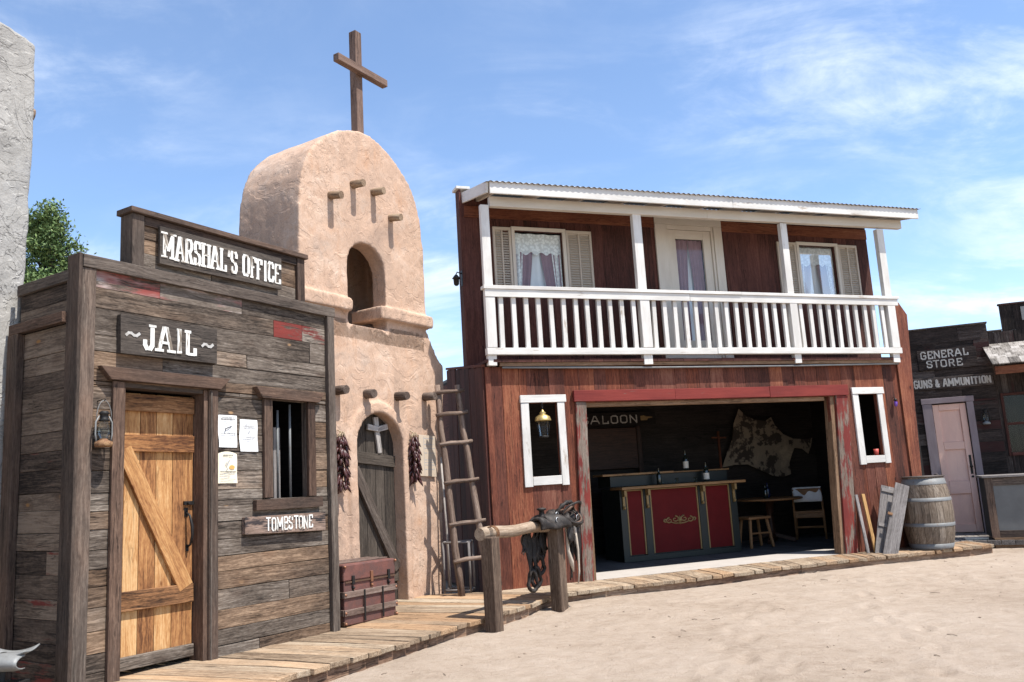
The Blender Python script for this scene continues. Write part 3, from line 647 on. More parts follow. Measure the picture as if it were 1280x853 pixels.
# signs on the jail
def sign(name, label, fr, outline, v0, v1, mat, parts, loc):
    t = thing(name, label, 'sign', loc)
    p = MB(fr); p.ext(outline, v0, v1, rnd=.5); p.build('board', mat, t, bevel=.003)
    for nm, fn, lm in parts:
        q = MB(fr); fn(q); q.build(nm, lm, t)
    return t
sign('marshal_sign', 'dark plank sign on the parapet reading MARSHAL\'S OFFICE in white letters', JAIL,
     [(-1.758, 2.988), (-1.758, 3.285), (-.555, 3.285), (-.555, 3.0)], .024, .05, M['sign'],
     [('lettering', lambda q: letters(q, "MARSHAL'S OFFICE", -1.73, -.575, 3.045, 3.235,   .0505, .115, .2, .003, z0b=3.05, z1b=3.215), M['letter'])], JAIL(-1.15, .03, 3))
sign('jail_sign', 'dark plank sign above the orange door reading JAIL in white letters', JAIL,
     [(-2.06, 2.258), (-2.066, 2.545), (-1.235, 2.547), (-1.235, 2.265)], .003, .05, M['sign'],
     [('lettering', lambda q: letters(q, 'JAIL', -1.885, -1.435, 2.315, 2.49, .0505, .165, .24, .002), M['letter']),
      ('flourish', lambda q: letters(q, '~', -2.02, -1.92, 2.36, 2.45, .0505, .22), M['letter_grey']), ('flourish', lambda q: letters(q, '~', -1.375, -1.28, 2.355, 2.445, .0505, .22), M['letter_grey'])], JAIL(-1.65, .03, 2.26))
sign('tombstone_sign', 'narrow peeling board under the barred window reading TOMBSTONE', JAIL,
     [(-.96, .905), (-.96, 1.042), (-.076, 1.045), (-.076, .886)], .004, .045, M['sign_peel'],
     [('lettering', lambda q: letters(q, 'TOMBSTONE', -.745, -.235, .922, 1.022, .0455, .12, 0, .004), M['letter'])], JAIL(-.5, .03, .9))
# notices
def notice(label, u0, u1, z0, z1, v, kind, seed):
    r = random.Random(seed); t = thing('notice', label, 'poster', JAIL((u0+u1)/2, v, z0), 'paper notices beside the jail door')
    p = MB(JAIL)
    def sheet(a, b):
        u = u0+(u1-u0)*a+.004*math.sin(b*7+seed); z = z0+(z1-z0)*b
        if b > .99 and kind == 3: z += -.018*abs(2*a-1)**2
        return (u, v+.004+.004*math.sin(a*5+b*4+seed)+.003*(1-b), z)
    p.grid(sheet, 6, 10)
    W = u1-u0; H = z1-z0
    vv = v+.0125
    def row(mi, z, h, a, b):
        x = a
        while x < b:
            l = r.uniform(.25, .9)*h*1.6; p.box(u0+W*x, min(u0+W*b, u0+W*x+l*H*.5), vv, vv+.0006, z0+H*z, z0+H*(z+h), mi=mi); x += l*H*.5/W+.02
    if kind == 1: rows = [(.91, .035, .15, .85), (.85, .045, .1, .9), (.41, .035, .08, .92), (.34, .03, .08, .9), (.25, .025, .28, .7), (.13, .015, .4, .9)]
    elif kind == 2: rows = [(.86, .03, .3, .72), (.81, .03, .15, .8), (.76, .04, .1, .88), (.70, .03, .12, .85), (.42, .04, .1, .9), (.36, .03, .15, .8), (.29, .025, .15, .85), (.2, .025, .3, .7), (.11, .012, .2, .8)]
    else: rows = [(.85, .05, .25, .75), (.34, .04, .1, .9), (.28, .03, .1, .85), (.2, .03, .15, .6), (.12, .02, .12, .9), (.06, .02, .12, .8)]
    for z, h, a, b in rows: row(1 if h > .032 and kind != 2 else 2, z, h, a, b)
    k_ = 0
    strokes = {1: [((.32, .56), (.70, .66), .035), ((.38, .58), (.33, .50), .03), ((.5, .54), (.62, .50), .012), ((.42, .70), (.40, .76), .012)],
               2: [((.5, .66), (.5, .58), .03), ((.42, .52), (.40, .58), .014), ((.6, .52), (.62, .58), .014), ((.40, .50), (.62, .50), .012), ((.46, .62), (.54, .62), .02)],
               3: [((.42, .52), (.54, .70), .035), ((.36, .56), (.44, .66), .02), ((.5, .48), (.42, .42), .02), ((.56, .70), (.62, .76), .015)]}[kind]
    for a, b, q in strokes: p.beam((u0+W*a[0], vv, z0+H*a[1]), (u0+W*b[0], vv, z0+H*b[1]), q*H, .0008+.0002*k_, (0, 1, 0), mi=1 if kind == 1 else 2); k_ += 1
    if kind == 3:
        p.ext([(u0+W*(.70+.15*math.cos(q*PI/4)), z0+H*(.50+.07*math.sin(q*PI/4))) for q in range(8)], vv, vv+.0006, mi=3)
    p.build('sheet', [M['paper2'] if kind == 3 else M['paper'], M['ink'], M['ink_grey'], M['ink_orange']], t)
notice('white printed notice nearest the door frame, above the yellowed one', -1.19, -1.012, 1.603, 1.862, .003, 1, 1)
notice('white notice filled with grey print, nearest the barred window', -.98, -.80, 1.573, 1.835, .003, 2, 2)
notice('yellowed notice with an orange picture, lowest of the three', -1.195, -1.008, 1.317, 1.57, .003, 3, 3)

def lantern(name, label, loc, fr, u, v, z, sc, caps, frame_m, base_m, group=None):
    """hurricane lantern: base tank, globe, side tubes, chimney, bail"""
    t = thing(name, label, 'lantern', loc, group); c = (u, v, z)
    p = MB(fr); p.lathe(c, [(.055*sc, 0), (.062*sc, .01*sc), (.062*sc, .035*sc), (.03*sc, .05*sc), (.025*sc, .06*sc)], 20); p.build('tank', base_m, t)
    p = MB(fr); p.lathe(c, [(.026*sc, .06*sc), (.043*sc, .10*sc), (.042*sc, .14*sc), (.026*sc, .185*sc)], 18, caps=False); p.build('globe', M['glass'], t)
    p = MB(fr); p.lathe(c, [(.03*sc, .185*sc), (.04*sc, .19*sc), (.028*sc, .205*sc), (.028*sc, .235*sc), (.04*sc, .245*sc), (.02*sc, .262*sc)], 18)
    for k in range(3): p.lathe((u, v, z+(.10+k*.035)*sc), [(.046*sc, 0), (.046*sc, .004*sc)], 16, caps=False)
    p.build('chimney', caps, t)
    p = MB(fr)
    for q in (-1, 1): p.tube([(u+q*.052*sc, v, z+.03*sc), (u+q*.064*sc, v, z+.09*sc), (u+q*.062*sc, v, z+.18*sc), (u+q*.036*sc, v, z+.225*sc)], .006*sc, 8)
    p.build('frame_tube', frame_m, t)
    p = MB(fr); p.tube([(u+.058*sc*math.cos(a), v, z+.2*sc+.14*sc*math.sin(a)) for a in [PI*i/12 for i in range(13)]], .0028*sc, 6); p.build('bail', frame_m, t)
    return t
LV = .085
l = lantern('wall_lantern', 'rusty hurricane lantern hanging beside the jail door', JAIL(-2.2, LV, 1.58), JAIL, -2.195, LV, 1.58, .95, M['iron'], M['tin'], M['rust'])
p = MB(JAIL); p.tube([(-2.195, .0, 1.905), (-2.195, LV*.6, 1.91), (-2.195, LV, 1.9), (-2.195, LV+.012, 1.912)], .004, 6); p.build('hook', M['iron'], l)

# scrap by the left edge
t = thing('scrap_metal', 'curved pale metal scoops stacked beside the jail side wall', 'scrap metal', (-3.2, 5.3, .03))
def dish(a, b):
    x = -3.36+.29*a; return (x, 5.24+.16*b, .50+.035*(2*a-1)**2-.015*math.sin(b*PI)+.012*b)
p = MB(); p.grid(dish, 14, 8); o = p.build('dish', M['tin'], t); o.modifiers.new('s', 'SOLIDIFY').thickness = .008
def scoop(a, b):
    x = -3.42+.335*a; r = 1-max(0, a-.85)/.15*.25
    return (x, 5.28-.10*math.sin(b*PI), .43+.055*math.cos(b*PI)*r+.03*a+.02*math.sin(a*3))
p = MB(); p.grid(scoop, 14, 10); o = p.build('scoop', M['tin'], t); o.modifiers.new('s', 'SOLIDIFY').thickness = .008
p = MB(); p.tube([(-3.25, 5.3, .0), (-3.24, 5.31, .52)], .02, 8); p.box(-3.4, -3.1, 5.2, 5.42, .02, .06); p.box(-3.36, -3.12, 5.22, 5.4, .06, .34); p.build('stand', M['iron'], t, bevel=.004)

# ================================================================== adobe church
C = thing('adobe_church', 'pinkish adobe mission church with a round-topped bell tower', 'building', CHURCH(-.46, 0, 0))
TO = [(-1.47, 2.75), (-1.47, 3.78), (-1.462, 4.1), (-1.445, 4.34), (-1.42, 4.49), (-1.371, 4.63), (-1.3, 4.77), (-1.194, 4.905), (-1.04, 5.045), (-.864, 5.155), (-.69, 5.23), (-.515, 5.268), (-.36, 5.268), (-.219, 5.238), (-.04, 5.165), (.129, 5.06), (.275, 4.935), (.398, 4.78), (.478, 4.61), (.531, 4.415), (.555, 4.15), (.56, 3.82), (.56, 2.75)]
cx, cz = -.456, 3.9
TI = [(cx+(u-cx)*.84, cz+(z-cz)*.86) for u, z in TO]
p = MB(CHURCH)
p.ext(TO, -.22, 0, [archpts(-.465, .308, 2.985, 3.63)])
p.ext(TO, -.95, -.20, [TI]); p.ext(TO, -.95, -.80); p.box(-1.4, .5, -.9, -.1, 2.6, 2.93)
p.ext([(-1.53, 3.1), (-1.54, 3.22), (-1.50, 3.25), (-.79, 3.25), (-.772, 3.22), (-.772, 3.12), (-.79, 3.1)], -.12, .07)
p.ext([(-.168, 3.12), (-.16, 3.23), (-.14, 3.25), (.60, 3.255), (.625, 3.23), (.625, 3.12), (.6, 3.1), (-.15, 3.1)], -.12, .07)
p.box(-.30, -.14, -.42, .06, 3.1, 3.25); p.box(-1.53, -1.44, -.97, .0, 3.1, 3.24); p.box(.53, .62, -.97, .0, 3.1, 3.24)
tw = p.build('bell_tower', M['adobe'], C); soften(tw, .02, .022, .30, .06, .004)
BO = [(-1.60, -.1), (-1.66, 1.3), (-1.78, 2.65), (-1.70, 2.76), (-1.52, 3.1), (.56, 3.1), (.61, 3.0), (.765, 2.765), (.868, 2.665), (.85, 2.4), (.765, 1.3), (.68, -.1)]
arch = archpts(-.35, .372, -.1, 1.66, flat=1.0); oarch = archpts(-.36, .475, -.1, 1.66, flat=1.04)
p = MB(CHURCH); p.ext(BO[:5]+[(-.775, 3.1), (-.775, 2.985), (-.155, 2.985), (-.155, 3.1)]+BO[5:]+[(.022, -.1)]+arch[::-1][1:-1]+[(-.722, -.1)], -.2, 0)
p.ext(BO[:4]+[(-1.6, 2.93), (.63, 2.93)]+BO[7:], -1.4, -.18)
p.ext(oarch+arch[::-1], -.15, .032)
wl = p.build('wall', M['adobe'], C); soften(wl, .02, .022, .30, .06, .004)
for (u, z, du, dz) in ((-1.0, 4.34, 0, -.01), (-.645, 4.572, 0, 0), (-.315, 4.575, 0, 0), (-.025, 4.342, 0, -.01)):
    p = MB(CHURCH); p.tube([(u-.02, -.1, z+.015), (u-.01, .05, z+.006), (u, .155, z+dz)], [.046, .045, .043], 10, wob=.05); p.build('viga', M['viga'], C)
for (u, z, L) in ((-.98, 2.238, .14), (-.545, 2.23, .13), (-.035, 2.24, .16), (.46, 2.268, .17)):
    p = MB(CHURCH); p.tube([(u, -.1, z), (u+.003, L*.5, z-.003), (u, L, z-.008)], [.05, .05, .046], 10, wob=.07); p.build('viga', M['viga_dark'], C)
p = MB(CHURCH); p.beam((-.372, -.17, 5.15), (-.372, -.17, 6.62), .105, .105, rnd=.5); cr = p.build('roof_cross', M['cross_wood'], C, bevel=.006)
p = MB(CHURCH); p.beam((-.80, -.075, 6.09), (.035, -.075, 6.09), .088, .085, rnd=.42); p.build('cross_arm', M['cross_wood'], cr, bevel=.006)
p = MB(CHURCH); e = [-.73, -.585, -.44, -.29, -.145, .03]
for a, b in zip(e, e[1:]):
    def top(u): return 1.66+math.sqrt(max(0, .385**2-(u+.35)**2))
    a2, b2 = a+.003, b-.003
    p.ext([(a2, .0), (a2, top(a2))]+[(a2+(b2-a2)*k/5, top(a2+(b2-a2)*k/5)) for k in range(1, 5)]+[(b2, top(b2)), (b2, .0)], -.16, -.125, ax=2)
dr = p.build('door', M['church_door'], C, bevel=.003)
for z0, z1, tl in ((1.475, 1.60, .03), (.20, .355, .0)):
    p = MB(CHURCH); p.beam((-.72, -.112, (z0+z1)/2+tl), (.02, -.112, (z0+z1)/2-tl), z1-z0, .025, rnd=.62); p.build('batten', M['church_door'], dr, bevel=.004)
p = MB(CHURCH); p.beam((-.64, -.105, 1.43), (.0, -.105, .33), .12, .05, rnd=.72); p.build('brace', M['trim'], dr, bevel=.006)
dc = None
t = thing('driftwood_cross', 'pale bleached wooden cross hung on the arched church door', 'cross', CHURCH(-.28, -.1, 1.6))
p = MB(CHURCH); p.beam((-.29, -.103, 2.0), (-.265, -.103, 1.80), .075, .03, taper=.85); p.beam((-.265, -.1025, 1.81), (-.235, -.1025, 1.60), .07, .03, taper=.9); p.build('upright', M['bone'], t, bevel=.006)
p = MB(CHURCH); p.beam((-.44, -.085, 1.885), (-.28, -.082, 1.865), .065, .03, taper=.9); p.beam((-.285, -.0825, 1.862), (-.12, -.085, 1.90), .06, .03, taper=1.1); p.build('crossbar', M['bone'], t, bevel=.006)

def ristra(label, u, v, z0, z1, wid, seed):
    r = random.Random(seed); t = thing('chili_ristra', label, 'ristra', CHURCH(u, v, z0), 'chili ristras either side of the church door'); p = MB(CHURCH)
    n = int((z1-z0)/.0068)
    for i in range(n):
        z = z1-.03-(z1-z0-.13)*i/n; a = r.uniform(0, 2*PI); q = .5+.5*min(1, (i/n)*4)
        rad = wid*.42*q; L = r.uniform(.07, .12)
        c = Vector((u+.5*rad*math.cos(a), v+.5*rad*math.sin(a)*.8, z)); d = Vector((math.cos(a)*.5, math.sin(a)*.5, -1)).normalized(); b = Vector((r.uniform(-.5, .5), r.uniform(-.3, .3), 0))
        pts = [c, c+d*L*.35+b*.01, c+d*L*.7+b*.022, c+d*L+b*.04]
        p.tube(pts, [.006, .0165*r.uniform(.8, 1.2), .0125, .002], 6, wob=.15, rnd=r.random())
    p.build('pods', M['chili'], t)
    p = MB(CHURCH); p.tube([(u-.01, v-.04, z1+.02), (u, v, z1), (u, v, z1-.06)], .007, 6)
    for k in range(9): a = k*.7; p.tube([(u, v, z1-.005), (u+.03*math.cos(a), v+.03*math.sin(a), z1-.02+.02*math.sin(k)), (u+.045*math.cos(a), v+.04*math.sin(a), z1-.06)], [.006, .005, .002], 5)
    p.build('tie', M['husk'], t)
ristra('fat dark ristra of dried chilies beside the jail corner', -.99, .06, 1.14, 1.80, .19, 5)
ristra('narrower reddish chili ristra hanging beside the pale notice board', .175, .055, 1.21, 1.83, .17, 8)
t = thing('pale_notice_board', 'faded cream notice board on the adobe wall behind the ladder', 'sign', CHURCH(.45, .02, 1.32))
p = MB(CHURCH); p.ext([(.30, 1.34), (.30, 1.815), (.60, 1.805), (.60, 1.325)], .012, .03); p.build('board', plain('cream_board', (.56, .46, .35), .85, 0, .2, 8, .2), t, bevel=.002)
p = MB(CHURCH)
for z in (1.77, 1.70, 1.655, 1.60, 1.52, 1.49, 1.46, 1.41):
    x = .39
    while x < .57: l_ = rd.uniform(.01, .05); p.box(x, min(.585, x+l_), .0303, .0308, z, z+.008); x += l_+.012
p.box(.38, .385, .0303, .0308, 1.35, 1.79); p.build('small_lettering', M['ink_grey'], t)

# travelling trunk
t = thing('steamer_trunk', 'red-brown slatted travelling trunk by the arched door', 'trunk', JAIL(.55, -.25, 0))
u0, u1, v0, v1 = .20, .905, -.47, -.02; zt = .555; zl = .40
p = MB(JAIL); p.box(u0, u1, v0, v1, .012, zl, jit=.002); tb = p.build('body', M['trunk'], t, bevel=.01)
p = MB(JAIL); p.box(u0-.004, u1+.004, v0-.004, v1+.004, zl+.004, zt, jit=.002); tl_ = p.build('lid', M['trunk'], t, bevel=.014)
for z in (.285, .125):
    p = MB(JAIL); p.box(u0-.01, u1+.012, v1+.001, v1+.017, z-.028, z+.028, ax=0); p.box(u0-.014, u0-.001, v0, v1, z-.028, z+.028, ax=1); p.build('slat', M['trunk_slat'], tb, bevel=.003)
for k in (.25, .5, .75):
    p = MB(JAIL); v = v0+(v1-v0)*k; p.box(u0, u1, v-.022, v+.022, zt+.001, zt+.013, ax=0); p.build('slat', M['trunk_slat'], tl_, bevel=.003)
for u in (u0+.25, u0+.50):
    p = MB(JAIL); p.box(u-.009, u+.009, v1+.0175, v1+.024, .03, .31); p.build('strap', M['iron'], tb)
p = MB(JAIL); p.box(u0+.01, u1-.01, v1+.005, v1+.012, zl-.012, zl+.003); p.build('lip', M['leather_brown'], tl_)
for u, hh in ((u0+.11, .0), (u0+.36, .02), (u0+.6, .01)):
    p = MB(JAIL); p.box(u-.016, u+.016, v1+.005, v1+.02, zl-.03, zl+.05+hh); p.lathe((u, v1+.018, zl-.06), [(.001, -.012), (.013, -.004), (.013, .006), (.001, .012)], 8); p.box(u-.009, u+.009, v1+.001, v1+.012, zl-.10, zl-.04); p.build('latch', M['copper' if hh == .02 else 'iron'], tl_, bevel=.003)
p = MB(JAIL)
for u in (u0+.006, u1-.004):
    for z in (.285, .125, .03, zt-.02):
        p.lathe((u, v1+.012, z), [(.001, -.014), (.012, -.008), (.015, 0), (.012, .008), (.001, .014)], 10)
p.build('corner_studs', M['copper'], tb)
p = MB(JAIL)
for u in (u0, u1): p.box(u-.012 if u == u0 else u-.03, u+.03 if u == u0 else u+.012, v1-.03, v1+.006, .013, .05); 
p.build('corner_guard', M['leather_brown'], tb, bevel=.004)

# ladder
def LP(t): return Vector((.372, .484, -.0))*(1-t)+Vector((.545, .125, 2.40))*t
def RP(t): return Vector((.684, .66, -.0))*(1-t)+Vector((.735, .28, 2.40))*t
t = thing('pole_ladder', 'rustic pole ladder leaning against the adobe church corner', 'ladder', CHURCH(.5, .5, 0))
for fn in (LP, RP):
    p = MB(CHURCH); pts = [fn(k/9)+Vector((.012*math.sin(k*1.7), .01*math.cos(k*2.1), 0)) for k in range(10)]; p.tube(pts, [.042-.001*k for k in range(10)], 9, wob=.06); p.build('rail', M['pole'], t)
for k, q in enumerate((.155, .32, .515, .70, .845, .955)):
    a, b = LP(q), RP(q+.012); d = (b-a).normalized(); n = Vector((.1, .045, 0)); nn = Vector((-.35, .9, .2)).normalized()*.045
    a = a-d*.07+nn; b = b+d*.06+nn; p = MB(CHURCH); p.tube([a, a*.66+b*.34+Vector((0, 0, .008)), a*.3+b*.7+Vector((0, 0, -.004)), b], [.022, .025, .022, .021], 8, wob=.08); p.build('rung', M['pole'], t)
# small frame stand and stick behind the ladder
t = thing('frame_stand', 'small open metal frame stand behind the foot of the ladder', 'stand', (-.76, 9.6, .15))
A, B_ = Vector((-.925, 9.72, .15)), Vector((-.625, 9.66, .15)); bk = Vector((.035, .2, 0))
A2, B2 = A+bk, B_+bk; H = Vector((0, 0, .56)); E_ = Vector((0, 0, .03))
for q in (A, B_, A2, B2):
    p = MB(); p.tube([q, q+H], .014, 8); p.build('leg', M['grey_wood'], t)
p = MB()
for E2 in (H, E_):
    for a, b in ((A, B_), (A2, B2), (A, A2), (B_, B2)): p = MB(); p.tube([a+E2, b+E2], .013, 8); p.build('crossbar', M['grey_wood'], t)
p = MB(CHURCH); p.tube([(.60, .17, .0), (.62, .13, .7), (.645, .07, 1.55)], [.013, .012, .011], 8, wob=.05)
tag(p.build('pale_stick', M['bone']), 'thin pale stick leaning on the church corner behind the ladder', 'stick')

# ================================================================== hitching post and tack
RA, RB = Vector((-.405, 7.87, .90)), Vector((.325, 8.95, .885)); rdv = (RB-RA).normalized()
HF = Frame((-.31, 7.90, 0), (rdv.x, rdv.y))
t = thing('hitching_post', 'log hitching rail on two square timber posts in the sand', 'hitching post', (0, 8.4, .03))
for q in (0, 1.155):
    p = MB(HF); p.box(q-.065, q+.065, -.065, .065, -.05, .87, ax=2, jit=.006); p.build('post', M['post'], t, bevel=.01)
p = MB(); pts = [RA+(RB-RA)*(k/9)+Vector((0, 0, .008*math.sin(k*1.3))) for k in range(10)]; p.tube(pts, [.060, .059, .058, .057, .057, .056, .056, .055, .055, .054], 14, wob=.03); rl = p.build('rail', M['log'], t)
p = MB(HF)
for k in range(3): p.tube([(.02+.018*k+.08*.06*math.cos(a), .066*math.cos(a), .899+.066*math.sin(a)) for a in [2*PI*i/16 for i in range(16)]], .006, 6, closed=True)
p.build('wire_wrap', M['rust'], rl)
t = thing('horse_tack', 'tangle of black leather horse harness hung over the hitching rail', 'harness', HF(1.2, 0, .5))
p = MB(HF)  # padded collar ring standing over the rail end
p.tube([(1.30+.155*math.cos(a), .03+.07*math.sin(a), 1.0+.115*math.sin(a)) for a in [2*PI*i/24 for i in range(24)]], [.022+.008*math.sin(3*i) for i in range(24)], 10, closed=True); p.build('collar', M['leather'], t)
p = MB(HF)
def saddle(a, b):
    x = .80+.70*a; th = (b-.5)*3.1; r = .088+.045*math.sin(a*PI)**.5+.020*math.sin(a*9+b*4)+.014*math.sin(a*21-b*9)
    return (x, r*math.sin(th)*(1.1+.35*a), .865+r*math.cos(th)*(1.0+.25*math.sin(a*6)))
p.grid(saddle, 26, 16); o = p.build('pad', M['leather'], t); o.modifiers.new('s', 'SOLIDIFY').thickness = .03
p = MB(HF); p.lathe((.93, -.01, .965), [(.055, 0), (.03, .04), (.026, .085), (.048, .095), (.05, .110), (.02, .118)], 14); p.build('horn', M['leather'], t)
def strap(path, w_=.022, mat='leather', nm='strap', th=.010):
    p = MB(HF); n = len(path)
    def f(a, b):
        q = a*(n-1); i = min(int(q), n-2); s = q-i; A, B = Vector(path[i]), Vector(path[i+1]); c = A*(1-s)+B*s
        return (c.x+w_*(b-.5)*1.0, c.y+.012*math.sin(a*9+b*3), c.z+.35*w_*(b-.5))
    p.grid(f, 6*(n-1), 3); o = p.build(nm, M[mat], t); o.modifiers.new('s', 'SOLIDIFY').thickness = th
# straps hanging on the boardwalk side of the rail
strap([(0.860, -.09, .93), (0.840, -.13, .80), (0.850, -.13, .62), (0.860, -.12, .42)], .10)
strap([(0.930, -.09, .93), (0.940, -.13, .80), (0.920, -.13, .60), (0.940, -.12, .45)], .08)
strap([(1.010, -.09, .93), (1.020, -.14, .78), (1.000, -.13, .66), (1.020, -.12, .55)], .13)
strap([(1.090, -.09, .93), (1.110, -.13, .80), (1.100, -.13, .60), (1.040, -.12, .46)], .07)
strap([(0.800, -.08, .90), (0.760, -.12, .80), (0.780, -.13, .70), (0.740, -.12, .64)], .07)
for du, zc, rx, rz in ((.86, .36, .055, .10), (.93, .39, .05, .10), (1.0, .50, .06, .09)):   # stirrup-like loops
    p = MB(HF); p.tube([(du+rx*math.cos(a)*(1.2 if math.sin(a) < 0 else .7), -.12+.02*math.cos(a), zc+rz*math.sin(a)) for a in [2*PI*i/18 for i in range(18)]], .02, 8, closed=True); p.build('loop', M['leather'], t)
for k in range(4):   # coiled reins lying over the end of the rail
    p = MB(HF); r_ = .085+.018*k
    p.tube([(1.30+.02*k+r_*1.25*math.cos(a), .05+.03*k+.05*math.cos(2*a+k), .965+.012*k+r_*.8*math.sin(a)) for a in [2*PI*i/20 for i in range(20)]], .013, 8, closed=True); p.build('coiled_rein', M['leather' if k % 2 else 'leather_brown'], t)
strap([(1.06, -.07, .95), (1.10, -.12, .84), (1.08, -.12, .72), (1.11, -.11, .62)], .12); strap([(.78, -.08, .92), (.75, -.12, .82), (.77, -.13, .74), (.73, -.12, .66)], .09)
strap([(1.22, .10, .98), (1.24, .14, .88), (1.22, .15, .76), (1.25, .14, .70)], .10); strap([(1.44, .03, 1.0), (1.50, .05, .90), (1.53, .05, .74), (1.56, .05, .62)], .11)
p = MB(HF)
def lump(a, b):
    x = 1.02+.46*a; th = (b-.5)*3.4; r = .115+.035*math.sin(a*17+2*math.sin(b*9))+.02*math.cos(b*13+a*5); q = math.sin(a*PI)**.4
    return (x, r*q*math.sin(th)*1.15, .905+r*q*math.cos(th))
p.grid(lump, 30, 18); o = p.build('folded_leather', M['leather'], t); o.modifiers.new('s', 'SOLIDIFY').thickness = .012
# straps on the street side and past the post
strap([(1.40, .06, .93), (1.45, .09, .80), (1.44, .09, .60), (1.46, .08, .52)], .13); strap([(1.50, -.02, .92), (1.53, -.05, .78), (1.52, -.04, .50), (1.50, -.04, .30)], .07)
strap([(1.36, .10, .90), (1.40, .13, .72), (1.38, .13, .52), (1.40, .12, .34)], .06); strap([(1.28, .10, .92), (1.31, .13, .80), (1.33, .13, .66)], .05)
strap([(1.46, .0, .92), (1.49, .02, .78), (1.50, .03, .60), (1.58, .04, .56)], .03, 'leather_brown')
p = MB(HF)
p.tube([(1.20, .085, .93), (1.225, .10, .80), (1.225, .10, .62), (1.27, .105, .50), (1.31, .10, .40)], [.011, .014, .018, .026, .008], 8)
p.tube([(1.28, .08, .95), (1.33, .13, .84), (1.36, .14, .62), (1.355, .14, .40), (1.34, .13, .28)], [.014, .022, .012, .010, .009], 8); p.build('pale_line', M['rope'], t)
for (u, v, z) in ((1.02, .12, .95), (1.17, .13, .92), (1.43, .12, .95), (1.10, .07, 1.0)):
    p = MB(HF); p.tube([(u+.025*math.cos(a), v, z+.025*math.sin(a)) for a in [2*PI*i/14 for i in range(14)]], .005, 6, closed=True); p.build('ring', M['zinc'], t)

# ================================================================== saloon
SN = thing('saloon_building', 'two-storey dark red saloon with a white railed balcony', 'building', SAL(2, 0, 0))
WL = (-.70, -.325, 1.25, 2.118); WR = (4.245, 4.585, 1.275, 2.13); DW = (.0, 3.75, -.2, 2.112)
p = MB(SAL); vboards(p, -1.22, 5.15, -.08, 2.56, -.028, .028, .19, (WL, WR, DW), jit=.003); backing(p, -1.2, 5.15, -.08, 2.56, -.055, -.031, (WL, WR, DW))
p.build('lower_front_wall', M['red_wall'], SN, bevel=.003)
p = MB(SAL); p.ext([(5.02, -.06), (5.02, 2.55), (5.04, 2.60), (5.06, 3.33), (5.19, 3.47), (5.33, 3.28), (5.26, 2.2), (5.20, 1.0), (5.13, -.06)], .002, .024, ax=2, rnd=.9); p.build('corner_board', M['red_wall'], SN, bevel=.004)
p = MB(SAL); p.beam((-1.18, .012, -.06), (-1.19, .012, 2.56), .07, .022, rnd=.75); p.build('corner_board', M['red_wall'], SN, bevel=.004)
SS = Frame(SAL(-1.225, 0, 0), (SAL.n.x, SAL.n.y))
p = MB(SS); vboards(p, -1.55, .0, -.08, 2.56, -.0, .026, .2, top=lambda u: 2.56-.12*u); backing(p, -2.9, 0, -.08, 2.56, -.03, -.003)
p.build('lower_side_wall', M['dark_wall'], SN, bevel=.003)
p = MB(SS); p.beam((-1.57, .012, 2.575+.12*1.57), (.02, .012, 2.575), .03, .045, rnd=.7); p.build('side_cap', M['red_wall'], SN, bevel=.003)
# upper storey
UV = -.6; W1 = (-.52, .165, 3.66, 4.46); W2 = (4.03, 4.71, 3.66, 4.46); UD = (1.765, 2.55, 2.66, 4.66)
p = MB(SAL); vboards(p, -1.228, 5.36, 2.6, 4.90, UV-.028, .028, .2, (W1, W2, UD), jit=.003); backing(p, -1.2, 5.36, 2.6, 4.9, UV-.055, UV-.031, (W1, W2, UD))
p.build('upper_front_wall', M['dark_wall'], SN, bevel=.003)
US = Frame(SAL(-1.225, UV, 0), (SAL.n.x, SAL.n.y))
p = MB(US); vboards(p, -.16, .0, 2.5, 4.98, .0, .026, .16); p.build('upper_side_wall', M['dark_wall'], SN, bevel=.003)
p = MB(SAL); p.box(-1.285, -1.10, -.78, -.585, 4.985, 5.02); p.build('corner_cap', M['white'], SN, bevel=.004)
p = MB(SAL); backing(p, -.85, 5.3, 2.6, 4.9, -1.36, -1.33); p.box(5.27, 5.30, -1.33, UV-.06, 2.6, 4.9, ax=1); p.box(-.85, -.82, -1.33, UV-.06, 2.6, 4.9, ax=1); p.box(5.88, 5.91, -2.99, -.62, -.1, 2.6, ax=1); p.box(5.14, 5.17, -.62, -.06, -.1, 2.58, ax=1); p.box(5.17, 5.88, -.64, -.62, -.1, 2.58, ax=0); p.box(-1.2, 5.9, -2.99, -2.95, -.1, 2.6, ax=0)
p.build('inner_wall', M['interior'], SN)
p = MB(SAL)
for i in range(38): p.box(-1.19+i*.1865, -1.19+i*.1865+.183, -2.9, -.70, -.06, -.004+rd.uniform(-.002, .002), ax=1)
p.build('saloon_floor', M['shaded_floor'], SN)
p = MB(SAL); p.box(-1.19, 5.1, -.697, -.03, -.06, -.001); p.build('sunlit_floor_strip', plain('sunlit_cement', (.44, .40, .36), .9, 0, .25, 4, .2), SN)  # paler floor colour paints the sunlit strip inside the doorway
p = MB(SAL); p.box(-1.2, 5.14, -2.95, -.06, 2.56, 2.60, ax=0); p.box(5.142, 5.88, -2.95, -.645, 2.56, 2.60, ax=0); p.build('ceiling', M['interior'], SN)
p = MB(SAL); p.box(-1.2, 5.92, -3.0, -.66, 2.605, 2.64, ax=0); p.build('lean_roof', M['roofing'], SN)
